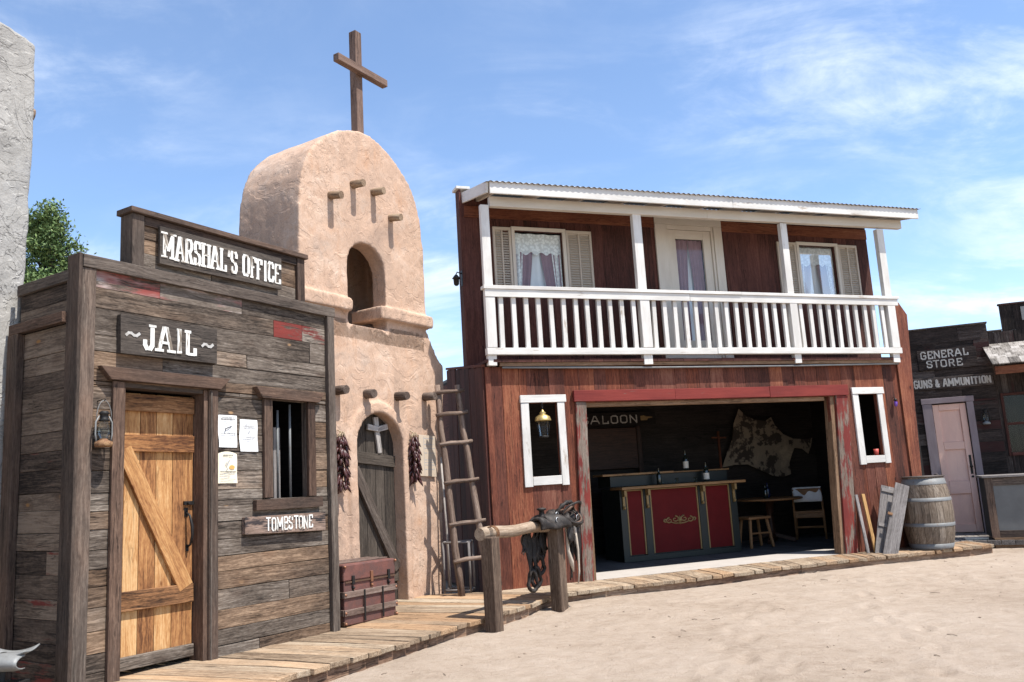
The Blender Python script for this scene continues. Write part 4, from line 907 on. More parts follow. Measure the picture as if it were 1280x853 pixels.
# doorway
p = MB(SAL); p.beam((-.11, .028, 2.19), (1.3, .028, 2.187), .138, .05, rnd=.3); p.beam((1.303, .026, 2.187), (2.75, .026, 2.19), .136, .046, rnd=.7); p.beam((2.753, .027, 2.19), (4.06, .027, 2.193), .146, .05, rnd=.5); p.build('door_header', M['red_trim'], SN, bevel=.004)
p = MB(SAL); p.beam((-.08, .018, -.06), (-.015, .018, 2.115), .14, .035, rnd=.4); p.build('door_post', M['red_trim2'], SN, bevel=.004)
p = MB(SAL); p.beam((3.80, .018, -.06), (3.95, .018, 2.118), .2, .035, rnd=.4); p.build('door_post', M['red_trim2'], SN, bevel=.004)
p = MB(SAL); p.beam((3.675, -.06, -.06), (3.80, -.06, 2.11), .06, .13, rnd=.6); p.beam((.015, -.06, -.06), (.03, -.06, 2.11), .05, .12, rnd=.2); p.box(.06, 3.7, -.12, -.03, 2.06, 2.111, ax=0); p.build('door_jamb', M['brown_trim'], SN, bevel=.004)
# lower windows
def lowwin(h, wf_, seedtilt):
    a, b, z0, z1 = h
    p = MB(SAL); e = .003
    p.box(a-.105, b+.115, e, .035, z1+.004, z1+.095, ax=0, jit=.003); p.box(a-.1, a+.002, e, .028, z0-.115, z1, ax=2, jit=.003); p.box(b-.002, b+.09, e, .028, z0-.115, z1, ax=2, jit=.003); p.box(a+.004, b-.004, e, .028, z0-.10, z0-.002, ax=0, jit=.003)
    p.build('window_frame', M['white'], SN, bevel=.003)
lowwin(WL, None, 0); lowwin(WR, None, 0)
# balcony
p = MB(SAL)
for i in range(33): p.box(-1.22+i*.19, -1.22+i*.19+.186, UV+.002, .10, 2.605, 2.64+rd.uniform(-.002, .002), ax=1)
p.build('balcony_floor', M['dark_wall'], SN)
p = MB(SAL); p.box(-1.05, 5.0, .04, .08, 2.56, 2.602, ax=0); p.build('floor_ledger', M['brown_trim'], SN)
p = MB(SAL); p.tube([(-1.02, .065, 2.545), (1.0, .065, 2.53), (3.2, .065, 2.535), (5.0, .065, 2.552)], .013, 8); p.build('conduit_pipe', M['tin'], SN)
RV = .085
p = MB(SAL); p.box(-1.225, 2.4, RV-.065, RV+.06, 3.485, 3.527, ax=0, jit=.002); p.box(2.403, 5.10, RV-.065, RV+.057, 3.485, 3.525, ax=0, jit=.002); p.box(-1.21, 1.6, RV+.02, RV+.045, 3.39, 3.484, ax=0, jit=.002); p.box(1.603, 5.08, RV+.018, RV+.043, 3.39, 3.484, ax=0, jit=.002)
rail = p.build('balcony_railing', M['white'], SN, bevel=.004)
p = MB(SAL); p.box(-1.215, 1.95, RV-.04, RV+.04, 2.69, 2.772, ax=0, jit=.002); p.box(1.953, 5.045, RV-.04, RV+.043, 2.692, 2.775, ax=0, jit=.002); p.build('bottom_rail', M['white'], rail, bevel=.004)
PU = [(-1.205, .12), (.865, .135), (3.18, .12), (4.885, .135)]
for i in range(len(PU)-1):
    a = PU[i][0]+PU[i][1]; b = PU[i+1][0]; n = round((b-a)/.157)
    for k in range(n-0):
        u = a+(b-a)*(k+.5)/n+rd.uniform(-.006, .006)
        p = MB(SAL); p.beam((u+rd.uniform(-.004, .004), RV-.005, 2.775), (u+rd.uniform(-.006, .006), RV-.005, 3.484), .056, .04, rnd=rd.random()); p.build('baluster', M['white'], rail, bevel=.003)
for u, w_ in PU:
    p = MB(SAL); p.box(u+.005, u+w_-.008, RV-.055, RV+.016, 2.565, 4.54, ax=2, jit=.002); p.build('balcony_post', M['white'], SN, bevel=.004)
    p = MB(SAL); p.box(u, u+w_, RV+.018, RV+.04, 2.777, 3.389, ax=2); p.build('post_cover', M['white'], rail, bevel=.003)
p = MB(SAL); p.beam((-1.08, RV-.01, 4.585), (2.0, RV-.01, 4.60), .125, .08, rnd=.4); p.beam((2.003, RV-.012, 4.60), (5.36, RV-.012, 4.63), .125, .08, rnd=.6); p.build('porch_beam', M['cream'], SN, bevel=.004)
p = MB(SAL); p.beam((-1.13, .27, 4.70), (2.3, .27, 4.722), .155, .03, rnd=.6); p.beam((2.303, .27, 4.722), (5.53, .27, 4.748), .15, .03, rnd=.3); p.build('fascia', M['white'], SN, bevel=.004)
p = MB(SAL); p.beam((-1.15, .253, 4.71), (-1.2, -.66, 4.875), .14, .03, (1, 0, 0), rnd=.4); p.build('rake_board', M['white'], SN, bevel=.004); p = MB(SAL); p.beam((5.51, .253, 4.755), (5.51, -.66, 4.93), .13, .03, (1, 0, 0)); p.build('rake_board', M['white'], SN, bevel=.004)
p = MB(SAL)
def roofz(u, v): return 4.772+(u+1.2)*.0075+(.28-v)*.185
p.grid(lambda a, b: (-1.17+6.74*a, .31-1.06*b, roofz(-1.17+6.74*a, .31-1.06*b)+.008*math.sin((-1.17+6.74*a)*2*PI/.076)), 720, 3)
o = p.build('roof', M['roofing'], SN); o.modifiers.new('s', 'SOLIDIFY').thickness = .004
p = MB(SAL); p.box(-.85, 5.30, -1.36, -.66, 4.905, 4.93); p.build('main_roof', M['roofing'], SN)
for u in [-1.0+i*.62 for i in range(11)]:
    p = MB(SAL); p.beam((u, .25, roofz(u, .25)-.065), (u, -.6, roofz(u, -.6)-.065), .04, .085, (0, 0, 1)); p.build('rafter', M['cream'], SN)
p = MB(SAL); p.box(-1.195, 1.585, UV+.003, UV+.025, 4.605, 4.755, ax=0); p.box(2.69, 5.35, UV+.003, UV+.025, 4.60, 4.755, ax=0); p.build('frieze_board', M['rust_board'], SN, bevel=.003)
def upwin(h, sl, sr):
    a, b, z0, z1 = h
    p = MB(SAL); p.box(a-.045, b+.045, UV+.003, UV+.035, z1, z1+.045, ax=0); p.box(a-.045, a, UV+.003, UV+.035, z0, z1, ax=2); p.box(b, b+.045, UV+.003, UV+.035, z0, z1, ax=2); p.box(a-.05, b+.05, UV+.003, UV+.05, z0-.05, z0, ax=0)
    f = p.build('window_frame', M['cream'], SN, bevel=.003)
    p = MB(SAL); p.grid(lambda s, t: (a+(b-a)*s, UV-.03, z0+(z1-z0)*t), 1, 1); p.build('pane', M['glass'], f)
    p = MB(SAL); p.grid(lambda s, t: (a+(b-a)*s, UV-.06+.012*math.sin(s*22), z1-.02-(.27+.02*math.sin(s*30))*t), 40, 4); p.build('valance', M['lace'], f)
    for q in (0, 1):
        def drape(s, t):
            e = .44*(1-.30*t**1.5); s2 = s*e; x = a+(b-a)*(s2 if q == 0 else 1-s2)
            return (x, UV-.085+.014*math.sin(s*17+q), z1-.02-(z1-z0)*t)
        p = MB(SAL); p.grid(drape, 24, 12); p.build('drape', M['drape'], f)
        def sheer(s, t):
            x = a+(b-a)*((s*.2*(1-.3*t)) if q == 0 else 1-s*.2*(1-.3*t)); return (x, UV-.075+.01*math.sin(s*14+q), z1-.25-(z1-z0-.25)*t)
        p = MB(SAL); p.grid(sheer, 18, 8); p.build('lace_border', M['lace'], f)
    p = MB(SAL); p.grid(lambda s, t: (a+.02+(b-a-.04)*s, UV-.13+.012*math.sin(s*26), z1-.05-(z1-z0)*t), 30, 4); p.build('curtain', M['curtain'], f)
    for u0, u1 in (sl, sr):
        p = MB(SAL); st = .03; p.box(u0, u0+st, UV+.003, UV+.03, z0-.02, z1+.03, ax=2); p.box(u1-st, u1, UV+.003, UV+.03, z0-.02, z1+.03, ax=2); p.box(u0+st, u1-st, UV+.003, UV+.029, z1-.01, z1+.03, ax=0); p.box(u0+st, u1-st, UV+.003, UV+.029, z0-.02, z0+.03, ax=0)
        p.box((u0+u1)/2-.01, (u0+u1)/2+.01, UV+.003, UV+.028, z0+.03, z1-.01, ax=2)
        z = z0+.04
        while z < z1-.02:
            for c, d in ((u0+st, (u0+u1)/2-.01), ((u0+u1)/2+.01, u1-st)): p.beam((c, UV+.014, z), (d, UV+.014, z), .034, .005, (0, .8, .6), rnd=.5)
            z += .034
        p.box(u0+.01, u1-.01, UV+.0005, UV+.0025, z0, z1); p.build('shutter', M['shutter'], SN)
upwin(W1, (-.822, -.572), (.217, .59)); upwin(W2, (3.64, 3.978), (4.762, 5.12))
p = MB(SAL); p.box(1.589, 1.763, UV+.003, UV+.03, 2.64, 4.66, ax=2); p.box(2.552, 2.686, UV+.003, UV+.03, 2.64, 4.66, ax=2); p.box(1.589, 2.686, UV+.003, UV+.032, 4.662, 4.756, ax=0); p.box(1.765, 1.80, UV-.06, UV+.01, 2.64, 4.66, ax=2); p.box(2.515, 2.55, UV-.06, UV+.01, 2.64, 4.66, ax=2); p.box(1.80, 2.515, UV-.06, UV+.01, 4.60, 4.66, ax=0)
p.build('balcony_door_frame', M['cream'], SN, bevel=.003)
p = MB(SAL); a, b, z0, z1 = 1.803, 2.512, 2.66, 4.595; g0, g1, gb, gt = 1.93, 2.385, 3.0, 4.47
p.box(a, g0, UV-.05, UV-.012, z0, z1, ax=2); p.box(g1, b, UV-.05, UV-.012, z0, z1, ax=2); p.box(g0, g1, UV-.05, UV-.012, gt, z1, ax=0); p.box(g0, g1, UV-.05, UV-.012, z0, gb, ax=0)
bd = p.build('balcony_door', M['cream'], SN, bevel=.004)
p = MB(SAL); p.grid(lambda s, t: (g0+(g1-g0)*s, UV-.03, gb+(gt-gb)*t), 1, 1); p.build('pane', M['glass'], bd)
for q in (0, 1):
    def drape2(s, t):
        e = .5*(1-.28*math.sin(min(1, t*1.15)*PI*.5)); s2 = s*e; x = g0+(g1-g0)*(s2 if q == 0 else 1-s2); return (x, UV-.08+.012*math.sin(s*20+q), gt-(gt-gb)*t)
    p = MB(SAL); p.grid(drape2, 20, 10); p.build('drape', M['drape'], bd)
p = MB(SAL); p.grid(lambda s, t: (g0+(g1-g0)*s, UV-.12+.012*math.sin(s*24), gt-(gt-gb)*t), 24, 3); p.build('curtain', M['curtain'], bd)
p = MB(SAL); p.lathe((2.455, UV-.012, 3.60), [(.001, -.02), (.022, -.012), (.026, 0), (.02, .014), (.001, .02)], 12); p.build('knob', M['brass'], bd)
# lamp on the far side wall
t = thing('side_lamp', 'small black lamp on the upper saloon side wall', 'lamp', SAL(-1.28, -.64, 3.7))
p = MB(SAL); p.box(-1.255, -1.25, -.68, -.6, 3.7, 3.9); p.tube([(-1.25, -.64, 3.86), (-1.31, -.64, 3.88), (-1.33, -.64, 3.84)], .008, 6); p.build('bracket', M['iron'], t)
p = MB(SAL); p.lathe((-1.325, -.64, 3.70), [(.015, 0), (.035, .02), (.04, .09), (.055, .095), (.02, .14), (.006, .15)], 10); p.build('lamp_body', M['iron'], t)

# coach lantern hung in the left window opening
t = thing('coach_lantern', 'brass-capped glass lantern hanging in the white framed window', 'lantern', SAL(-.54, -.01, 1.7))
c = (-.535, .045, 1.70)
p = MB(SAL); p.lathe((c[0], c[1], c[2]+.20), [(.10, 0), (.098, .012), (.085, .05), (.045, .075), (.03, .08), (.042, .095), (.012, .125), (.006, .14)], 18); p.build('cap', M['brass'], t)
p = MB(SAL); p.lathe(c, [(.055, .0), (.06, .01), (.06, .02), (.05, .025)], 18); p.build('base', M['iron'], t)
p = MB(SAL); p.lathe(c, [(.052, .025), (.075, .19)], 18, caps=False); p.build('globe', M['glass'], t)
p = MB(SAL)
for k in range(6): a = 2*PI*k/6+.3; p.tube([(c[0]+.056*math.cos(a), c[1]+.056*math.sin(a), c[2]+.02), (c[0]+.082*math.cos(a), c[1]+.082*math.sin(a), c[2]+.20)], .004, 6)
p.lathe((c[0], c[1], c[2]+.025), [(.014, 0), (.014, .07), (.004, .09)], 10); p.build('cage', M['iron'], t)
p = MB(SAL)
for k in range(3): p.tube([(c[0]+.011*math.cos(a)*(k % 2), c[1]+.011*math.cos(a)*((k+1) % 2), c[2]+.352+.026*k+.016*math.sin(a)) for a in [2*PI*i/12 for i in range(12)]], .003, 6, closed=True)
p.tube([(c[0], c[1], c[2]+.41), (c[0], c[1]-.02, c[2]+.425), (c[0], -.03, c[2]+.425)], .004, 6); p.build('chain', M['iron'], t)
t = thing('violet_lamp', 'tiny violet glass lamp on the wall right of the saloon window', 'lamp', SAL(4.87, .05, 1.93))
p = MB(SAL); p.lathe((4.87, .05, 1.94), [(.01, 0), (.022, .02), (.024, .06), (.01, .085)], 12); p.build('globe', M['purple'], t)
p = MB(SAL); p.lathe((4.87, .05, 2.025), [(.03, 0), (.02, .02), (.004, .035)], 12); p.tube([(4.87, .0, 2.07), (4.87, .04, 2.075), (4.87, .05, 2.05)], .004, 6); p.build('cap', M['iron'], t)
p = MB(SAL); p.lathe((4.50, -.045, 1.277), [(.03, 0), (.037, .085), (.034, .085), (.028, .01)], 12); tag(p.build('red_cup', M['redcup']), 'small red cup on the ledge of the narrow right window', 'cup')

# ------------------------------------------------------------------ inside the saloon
t = thing('bar_counter', 'red panelled saloon bar with dark green posts and gold trim', 'bar', SAL(2.1, -1.7, 0))
B0, B1, BV = 1.15, 3.08, -1.42
p = MB(SAL); p.box(B0+.02, B1-.02, BV-.62, BV-.04, .0, 1.0); bc = p.build('carcass', M['bar_green'], t, bevel=.004)
for a, b in ((1.26, 1.52), (1.82, 2.44), (2.60, 2.98)): pass
PN = [(1.255, 1.52), (1.635, 2.42), (2.545, 2.965)]
for a, b in PN:
    p = MB(SAL); p.box(a+.02, b-.02, BV-.038, BV-.012, .09, .97); q = p.build('panel', M['bar_red'], t, bevel=.003)
    p = MB(SAL); p.box(a, a+.018, BV-.037, BV-.004, .09, .985); p.box(b-.018, b, BV-.037, BV-.004, .09, .985); p.box(a+.02, b-.02, BV-.037, BV-.004, .972, .985); p.build('moulding', M['gold'], q)
for a, b in ((B0, 1.25), (1.525, 1.63), (2.425, 2.54), (2.97, B1)):
    p = MB(SAL); p.box(a, b, BV-.038, BV+.004, .0, .985); p.build('post', M['bar_green'], t, bevel=.004)
    u = (a+b)/2; p = MB(SAL)
    p.ext([(u-.018, .72), (u+.018, .72), (u+.018, .99), (u-.018, .99)], BV+.005, BV+.03); p.box(u-.018, u+.018, BV+.03, BV+.09, .9, .99); p.lathe((u, BV+.035, .74), [(.001, -.02), (.018, -.01), (.02, .01), (.012, .03)], 8); p.build('corbel', M['gold'], t, bevel=.005)
p = MB(SAL); p.box(B0, B1, BV-.04, BV+.008, .0, .075); p.build('skirting', M['bar_green'], t, bevel=.003)
p = MB(SAL); p.box(B0-.02, B1+.10, BV-.25, BV+.13, .995, 1.035, ax=0); p.build('lip', M['bar_top'], t, bevel=.008)
p = MB(SAL); p.box(B0-.02, B1+.02, BV-.63, BV-.22, 1.037, 1.19); p.build('riser', M['bar_green'], t, bevel=.004)
p = MB(SAL); p.box(B0-.16, B0+1.0, BV-.5, BV-.16, 1.193, 1.222, ax=0); p.box(B0+1.003, B1+.05, BV-.6, BV-.19, 1.193, 1.212, ax=0); p.build('upper_shelf', M['bar_top'], t, bevel=.004)
p = MB(SAL); ou, oz = 2.09, .525
def swirl(cu, cz_, r0, turns, dr, a0):
    pts = []
    for i in range(25): f = i/24; a = a0+dr*turns*2*PI*f; r = r0*(1-.85*f); pts.append((cu+r*math.cos(a)*1.4, BV-.009, cz_+r*math.sin(a)))
    p.tube(pts, [.012*(1-.5*i/24) for i in range(25)], 6)
for s in (-1, 1):
    swirl(ou+s*.075, oz+.012, .045, 1.2, s, PI/2); swirl(ou+s*.17, oz-.004, .042, 1.3, -s, PI/2); swirl(ou+s*.235, oz+.004, .024, 1.0, s, -PI/2)
    p.tube([(ou, BV-.009, oz-.05), (ou+s*.08, BV-.009, oz-.045), (ou+s*.14, BV-.009, oz-.03), (ou+s*.26, BV-.009, oz-.02)], [.012, .010, .008, .004], 6)
p.lathe((ou, BV-.009, oz), [(.001, -.05), (.03, -.02), (.035, .01), (.001, .06)], 10); p.build('scroll_ornament', M['gold'], t)
def bottle(label, u, v, z, h, m, tg=False, r=.036):
    t = thing('bottle', label, 'bottle', SAL(u, v, z), 'bottles in the saloon')
    p = MB(SAL); p.lathe((u, v, z), [(r*.9, 0), (r, .01), (r, h*.55), (r*.8, h*.63), (r*.38, h*.74), (r*.34, h*.97), (r*.42, h*.98), (r*.4, h)], 14); p.build('glass_body', m, t)
    if tg: p = MB(SAL); p.lathe((u, v, z), [(r*1.02, h*.12), (r*1.02, h*.45)], 14, caps=False); p.build('paper_label', M['tag'], t)
bottle('tall dark bottle with a slim white label standing on the bar shelf', 2.48, BV-.35, 1.213, .30, M['bottle'], True, .042)
bottle('shorter dark bottle with a broad pale label at the front of the bar', 2.66, BV-.1, 1.036, .28, M['bottle'], True, .044)
bottle('unlabelled dark bottle at the left part of the bar', 1.86, BV-.1, 1.036, .24, M['bottle'])
bottle('blue bottle nearer the pale hide on the card table', 4.26, -2.25, .70, .24, M['bottle_blue'])
bottle('dark bottle on the card table beside the blue one', 4.14, -2.15, .70, .22, M['bottle'])
for lb, u in (('small pale shot glass on the bar, left of the labelled bottles', 2.12), ('small clear tumbler on the bar directly below the tall bottle', 2.44)):
    t = thing('drinking_glass', lb, 'glass', SAL(u, BV-.08, 1.036)); p = MB(SAL); p.lathe((u, BV-.05, 1.036), [(.022, 0), (.03, .08), (.027, .08), (.02, .01)], 12); p.build('tumbler', M['glass'], t)
# cow hide on the back wall
HD = [(4.25, 2.201), (4.389, 2.067), (4.537, 2.01), (4.769, 1.977), (4.893, 2.039), (4.959, 1.896), (5.108, 1.737), (5.311, 1.651), (5.525, 1.634), (5.718, 1.649), (5.669, 1.495), (5.597, 1.374), (5.474, 1.468), (5.315, 1.488), (5.247, 1.381), (5.173, 1.231), (5.185, 1.044), (5.01, 1.001), (4.804, 1.034), (4.558, 1.145), (4.315, 1.251), (4.061, 1.255), (3.807, 1.225), (3.936, 1.481), (4.062, 1.689), (4.113, 1.945)]
p = MB(SAL); p.ext(HD, -2.80, -2.79); tag(p.build('cow_hide', M['hide'], bevel=.003), 'pale brown-spotted cow hide spread on the dark back wall', 'cow hide')
t = thing('saloon_sign', 'dark board inside the saloon reading SALOON with a pointing hand', 'sign', SAL(1.9, -2.8, 2.0))
p = MB(SAL); p.box(1.2, 2.62, -2.83, -2.80, 1.99, 2.20); p.build('board', M['interior'], t)
p = MB(SAL); letters(p, 'SALOON', 1.27, 2.29, 2.03, 2.145, -2.7995, .17, 0, .002); p.build('lettering', M['letter_grey'], t)
p = MB(SAL); p.ext([(2.34, 2.06), (2.34, 2.13), (2.40, 2.14), (2.45, 2.12), (2.56, 2.115), (2.565, 2.10), (2.48, 2.09), (2.46, 2.06)], -2.7995, -2.796); p.build('pointing_hand', M['gold'], t)
t = thing('wall_panel', 'dark mahogany panel on the saloon back wall under the sign', 'panel', SAL(1.8, -2.84, 1.3))
p = MB(SAL); p.box(1.25, 2.25, -2.845, -2.815, 1.30, 1.95, ax=0); p.build('board', M['int_panel'], t, bevel=.004)
p = MB(SAL); p.box(2.252, 2.33, -2.845, -2.80, .9, 1.97, ax=2); p.box(1.2, 1.248, -2.845, -2.80, .9, 1.97, ax=2); p.build('frame', M['int_panel'], t, bevel=.004)
t = thing('coat_stand', 'thin brown pole with a crossbar standing behind the bar end', 'coat stand', SAL(3.64, -2.6, 0))
p = MB(SAL); p.tube([(3.64, -2.6, 0), (3.66, -2.6, 1.82)], .022, 8); p.lathe((3.64, -2.6, 0), [(.16, 0), (.15, .03), (.03, .06)], 14); p.build('pole', M['rust_board'], t)
p = MB(SAL); p.tube([(3.53, -2.6, 1.72), (3.80, -2.6, 1.71)], .014, 8); p.build('crossbar', M['rust_board'], t)
t = thing('card_table', 'round dark wooden table in the shade beyond the bar', 'table', SAL(4.22, -2.2, 0))
p = MB(SAL); p.lathe((4.22, -2.2, .665), [(.50, 0), (.53, .01), (.53, .028), (.51, .035)], 32); p.build('tabletop', M['chairwood'], t)
p = MB(SAL); p.lathe((4.22, -2.2, 0), [(.07, .06), (.06, .2), (.045, .4), (.08, .62), (.2, .664)], 14)
p.build('pedestal', M['int_panel'], t)
for k in range(4):
    a = PI/4+k*PI/2; p = MB(SAL); p.beam((4.22, -2.2, .14), (4.22+.36*math.cos(a), -2.2+.36*math.sin(a), .03), .05, .06, (0, 0, 1)); p.build('leg', M['int_panel'], t, bevel=.006)
t = thing('wooden_stool', 'plain wooden stool at the right end of the bar', 'stool', SAL(3.62, -1.7, 0))
su, sv = 3.58, -1.75
p = MB(SAL); p.box(su-.2, su+.2, sv-.16, sv+.16, .42, .46, ax=0); p.build('seat', M['chairwood'], t, bevel=.01)
for a in (-1, 1):
    for b in (-1, 1):
        p = MB(SAL); p.beam((su+a*.15, sv+b*.11, .42), (su+a*.20, sv+b*.15, 0), .035, .035, rnd=.8); p.build('leg', M['chairwood'], t, bevel=.004)
p = MB(SAL); p.box(su-.16, su+.16, sv+.10, sv+.125, .20, .225); p.build('stretcher', M['chairwood'], t)
t = thing('wooden_chair', 'light wooden chair with a white blanket at the card table', 'chair', SAL(5.0, -2.2, 0))
CF = SAL.sub(4.99, -2.2, 0, -40); hw = .225
for s in (-1, 1):
    p = MB(CF); p.tube([(s*hw, .19, 0), (s*hw, .185, .44), (s*(hw-.005), .21, .62), (s*(hw-.015), .235, .80)], [.018, .02, .018, .014], 8); p.build('leg', M['chairwood'], t)
    p = MB(CF); p.tube([(s*hw, -.19, 0), (s*(hw-.015), -.18, .42)], [.016, .02], 8); p.build('leg', M['chairwood'], t)
p = MB(CF); p.box(-hw-.015, hw+.015, -.21, .20, .42, .452, ax=0); p.box(-hw, hw, .178, .198, .34, .42, ax=0); p.build('seat', M['chairwood'], t, bevel=.01)
p = MB(CF); p.grid(lambda a, b: (-hw+2*hw*a, .232+.03*math.sin(a*PI)-.02*(1-b), .66+.15*b), 12, 3); o = p.build('backrest', M['chairwood'], t); o.modifiers.new('s', 'SOLIDIFY').thickness = .018
p = MB(CF); p.tube([(-hw, .185, .2), (hw, .185, .2)], .011, 8); p.tube([(-hw+.01, -.18, .16), (hw-.01, -.18, .16)], .011, 8); p.build('stretcher', M['chairwood'], t)
p = MB(CF); p.grid(lambda a, b: (-.215+.43*a+.01*math.sin(b*9), .235+.028*math.cos(b*PI*1.2-.3)+.012*math.sin(a*13), .60+.235*math.sin(b*PI*.62)), 20, 14)
o = p.build('blanket', M['cloth']); o.modifiers.new('s', 'SOLIDIFY').thickness = .012; tag(o, 'folded white blanket over the chair back inside the saloon', 'blanket')

# things leaning right of the doorway
def lean(name, label, cat, a, b, w_, th, m, ref=(0, 1, 0), group=None):
    p = MB(SAL); p.beam(a, b, w_, th, ref, rnd=.5); return tag(p.build(name, m, bevel=.003), label, cat, group)
lean('wood_strip', 'grey wooden strip leaning on the wall beside the red door post', 'board', (3.92, .20, .0), (3.985, .035, .76), .045, .02, M['grey_wood'])
lean('wood_strip', 'yellow wooden strip crossing in front of the grey strip', 'board', (4.035, .215, .005), (4.085, .05, .765), .05, .022, M['yellow_wood'])
def shutterlike(label, P0, P1, w_, seed):
    t = thing('loose_shutter', label, 'shutter', SAL(*P0), 'loose shutters leaning on the saloon wall')
    P0, P1 = Vector(P0), Vector(P1); d = (P1-P0).normalized(); side = Vector((1, .45, 0)); side = (side-d*side.dot(d)).normalized(); nrm = side.cross(d)
    n = 1 if seed else 2; ww = w_/n
    p = MB(SAL)
    for k in range(n): q = side*(ww*(k+.5)); p.beam(P0+q, P1+q, ww-.003, .02, nrm, rnd=.3+.35*k)
    p.build('boards', M['grey_wood'], t, bevel=.003)
    for f in (.55,) if seed else (.42, .93):
        p = MB(SAL); c_ = P0+(P1-P0)*f-nrm*.018*(1 if nrm.y < 0 else -1); p.beam(c_+side*(-.03 if seed else .01), c_+side*(.03 if seed else w_-.01), .035 if seed else .05, .016, nrm, rnd=.7); p.build('hinge' if seed else 'batten', M['rust'] if seed else M['grey_wood'], t, bevel=.002)
    return t
shutterlike('darker grey shutter leaning behind the paler one', (3.98, .25, .0), (4.37, .10, .87), .19, 0)
shutterlike('pale grey shutter leaning in front, next to the barrel', (3.97, .40, .0), (4.44, .29, .90), .185, 1)
# barrel
t = thing('barrel', 'large weathered wooden barrel with grey metal hoops', 'barrel', SAL(4.87, .345, 0)); bu, bv = 4.87, .345
def br(z): return .322-.062*((z-.46)/.46)**2
HB = .945; p = MB(SAL); ns = 22
for k in range(ns):
    a0 = 2*PI*k/ns+.006; a1 = 2*PI*(k+1)/ns-.006; P = []; G = []; off = [rd.uniform(-40, 40) for _ in range(3)]; NZ = 12
    for i in range(NZ+1):
        z = HB*i/NZ; r = br(z)+rd.uniform(-.0015, .0015)
        for a, rr in ((a0, r), ((a0+a1)/2, r*1.002), (a1, r), (a1, r-.025), (a0, r-.025)):
            P.append(SAL(bu+rr*math.cos(a), bv+rr*math.sin(a), z)); G.append((z+off[0], a*r+off[1], rr+off[2]))
    F = []
    for i in range(NZ):
        for j in range(5): F.append((i*5+j, i*5+(j+1) % 5, (i+1)*5+(j+1) % 5, (i+1)*5+j))
    F += [(0, 1, 2, 3, 4), tuple(NZ*5+q for q in (0, 1, 2, 3, 4))]
    p._add(P, F, G)
p.build('staves', M['stave'], t)
for z, h in ((.015, .06), (.30, .045), (.63, .045), (.85, .075)):
    p = MB(SAL); p.lathe((bu, bv, z), [(br(z)+.004, 0), (br(z+h)+.004, h), (br(z+h)+.0005, h), (br(z)+.0005, 0)], 40, caps=False); p.build('hoop', M['hoop'], t)
p = MB(SAL); p.lathe((bu, bv, HB-.03), [(.001, .0), (.232, 0), (.232, .02), (.001, .02)], 30); p.build('head', M['grey_wood'], t)
p = MB(SAL); p.lathe((bu, bv, HB+.001), [(.001, .0), (.268, .0), (.272, .012), (.001, .018)], 30); p.tube([(bu+.24, bv-.02, HB+.012), (bu+.25, bv, HB+.03), (bu+.26, bv+.03, HB+.012)], .008, 6); p.build('lid', M['roofing'], t)
p = MB(STORE); p.box(.03, .33, 1.02, 1.2, -.008, .015, ax=0); tag(p.build('sun_patch_slab', M['cream'], bevel=.002), 'pale slab standing in for a sunlit spot on the porch floor behind the barrel', 'light patch')  # added slab, coloured pale as a patch of sun on the floor

# ================================================================== general store and the porch shop beside it
G_ = thing('general_store', 'dark plank general store front with a pale pink panelled door', 'building', STORE(.2, 0, 0))
SD = (-.04, .445, -.1, 2.04)
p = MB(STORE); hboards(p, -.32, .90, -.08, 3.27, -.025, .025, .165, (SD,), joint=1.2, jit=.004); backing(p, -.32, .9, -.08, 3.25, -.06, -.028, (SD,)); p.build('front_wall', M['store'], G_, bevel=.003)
p = MB(STORE); p.box(-.33, .91, -.07, .02, 3.272, 3.30, ax=0, jit=.004); p.build('coping_board', M['store'], G_, bevel=.003)
p = MB(STORE); p.box(.86, .90, -1.6, -.062, -.08, 3.2, ax=1); p.box(-.32, .86, -1.6, -1.56, -.08, 2.8, ax=0); p.box(-.32, -.28, -1.55, -.062, -.08, 3.2, ax=1); p.build('rear_wall', M['store'], G_)
p = MB(STORE); p.box(-.30, .88, -1.58, -.065, 2.80, 2.84); p.build('roof', M['roofing'], G_)
p = MB(STORE); p.box(-.19, -.05, .003, .03, -.06, 2.045, ax=2, rnd=.5); p.box(.45, .55, .003, .03, -.06, 2.045, ax=2); p.box(-.2, .565, .003, .036, 2.048, 2.135, ax=0); p.build('door_frame', M['lavender'], G_, bevel=.004)
p = MB(STORE); a, b = -.04, .44; v = -.02
p.box(a, a+.09, v-.03, v, 0, 2.03, ax=2); p.box(b-.09, b, v-.03, v, 0, 2.03, ax=2)
for z0, z1 in ((0, .12), (.60, .80), (1.30, 1.42), (1.93, 2.03)): p.box(a+.092, b-.092, v-.03, v-.001, z0, z1, ax=0)
for z0, z1 in ((.12, .60), (.80, 1.30), (1.42, 1.93)): p.box(a+.09, b-.09, v-.045, v-.026, z0, z1, ax=2)
sd = p.build('door', M['pink_door'], G_, bevel=.004)
p = MB(STORE); p.box(b-.06, b-.025, v, v+.004, .90, 1.20); p.build('lock_plate', M['iron'], sd)
p = MB(STORE); p.lathe((b-.042, v+.03, 1.02), [(.001, -.02), (.024, -.01), (.024, .01), (.001, .02)], 10); p.tube([(b-.042, v, 1.02), (b-.042, v+.03, 1.02)], .008, 6); p.tube([(b-.042, v+.004, .86), (b-.042, v+.02, .86)], .018, 10); p.build('knob', M['iron'], sd)
p = MB(STORE); p.ext([(a+.03, 0)]+[], v, v) if False else None
t = thing('general_store_sign', 'black board reading GENERAL STORE in faded white letters', 'sign', STORE(.23, .03, 2.6))
p = MB(STORE); p.box(-.16, .70, .004, .028, 2.60, 2.925, ax=0); p.build('board', M['store'], t, bevel=.003)
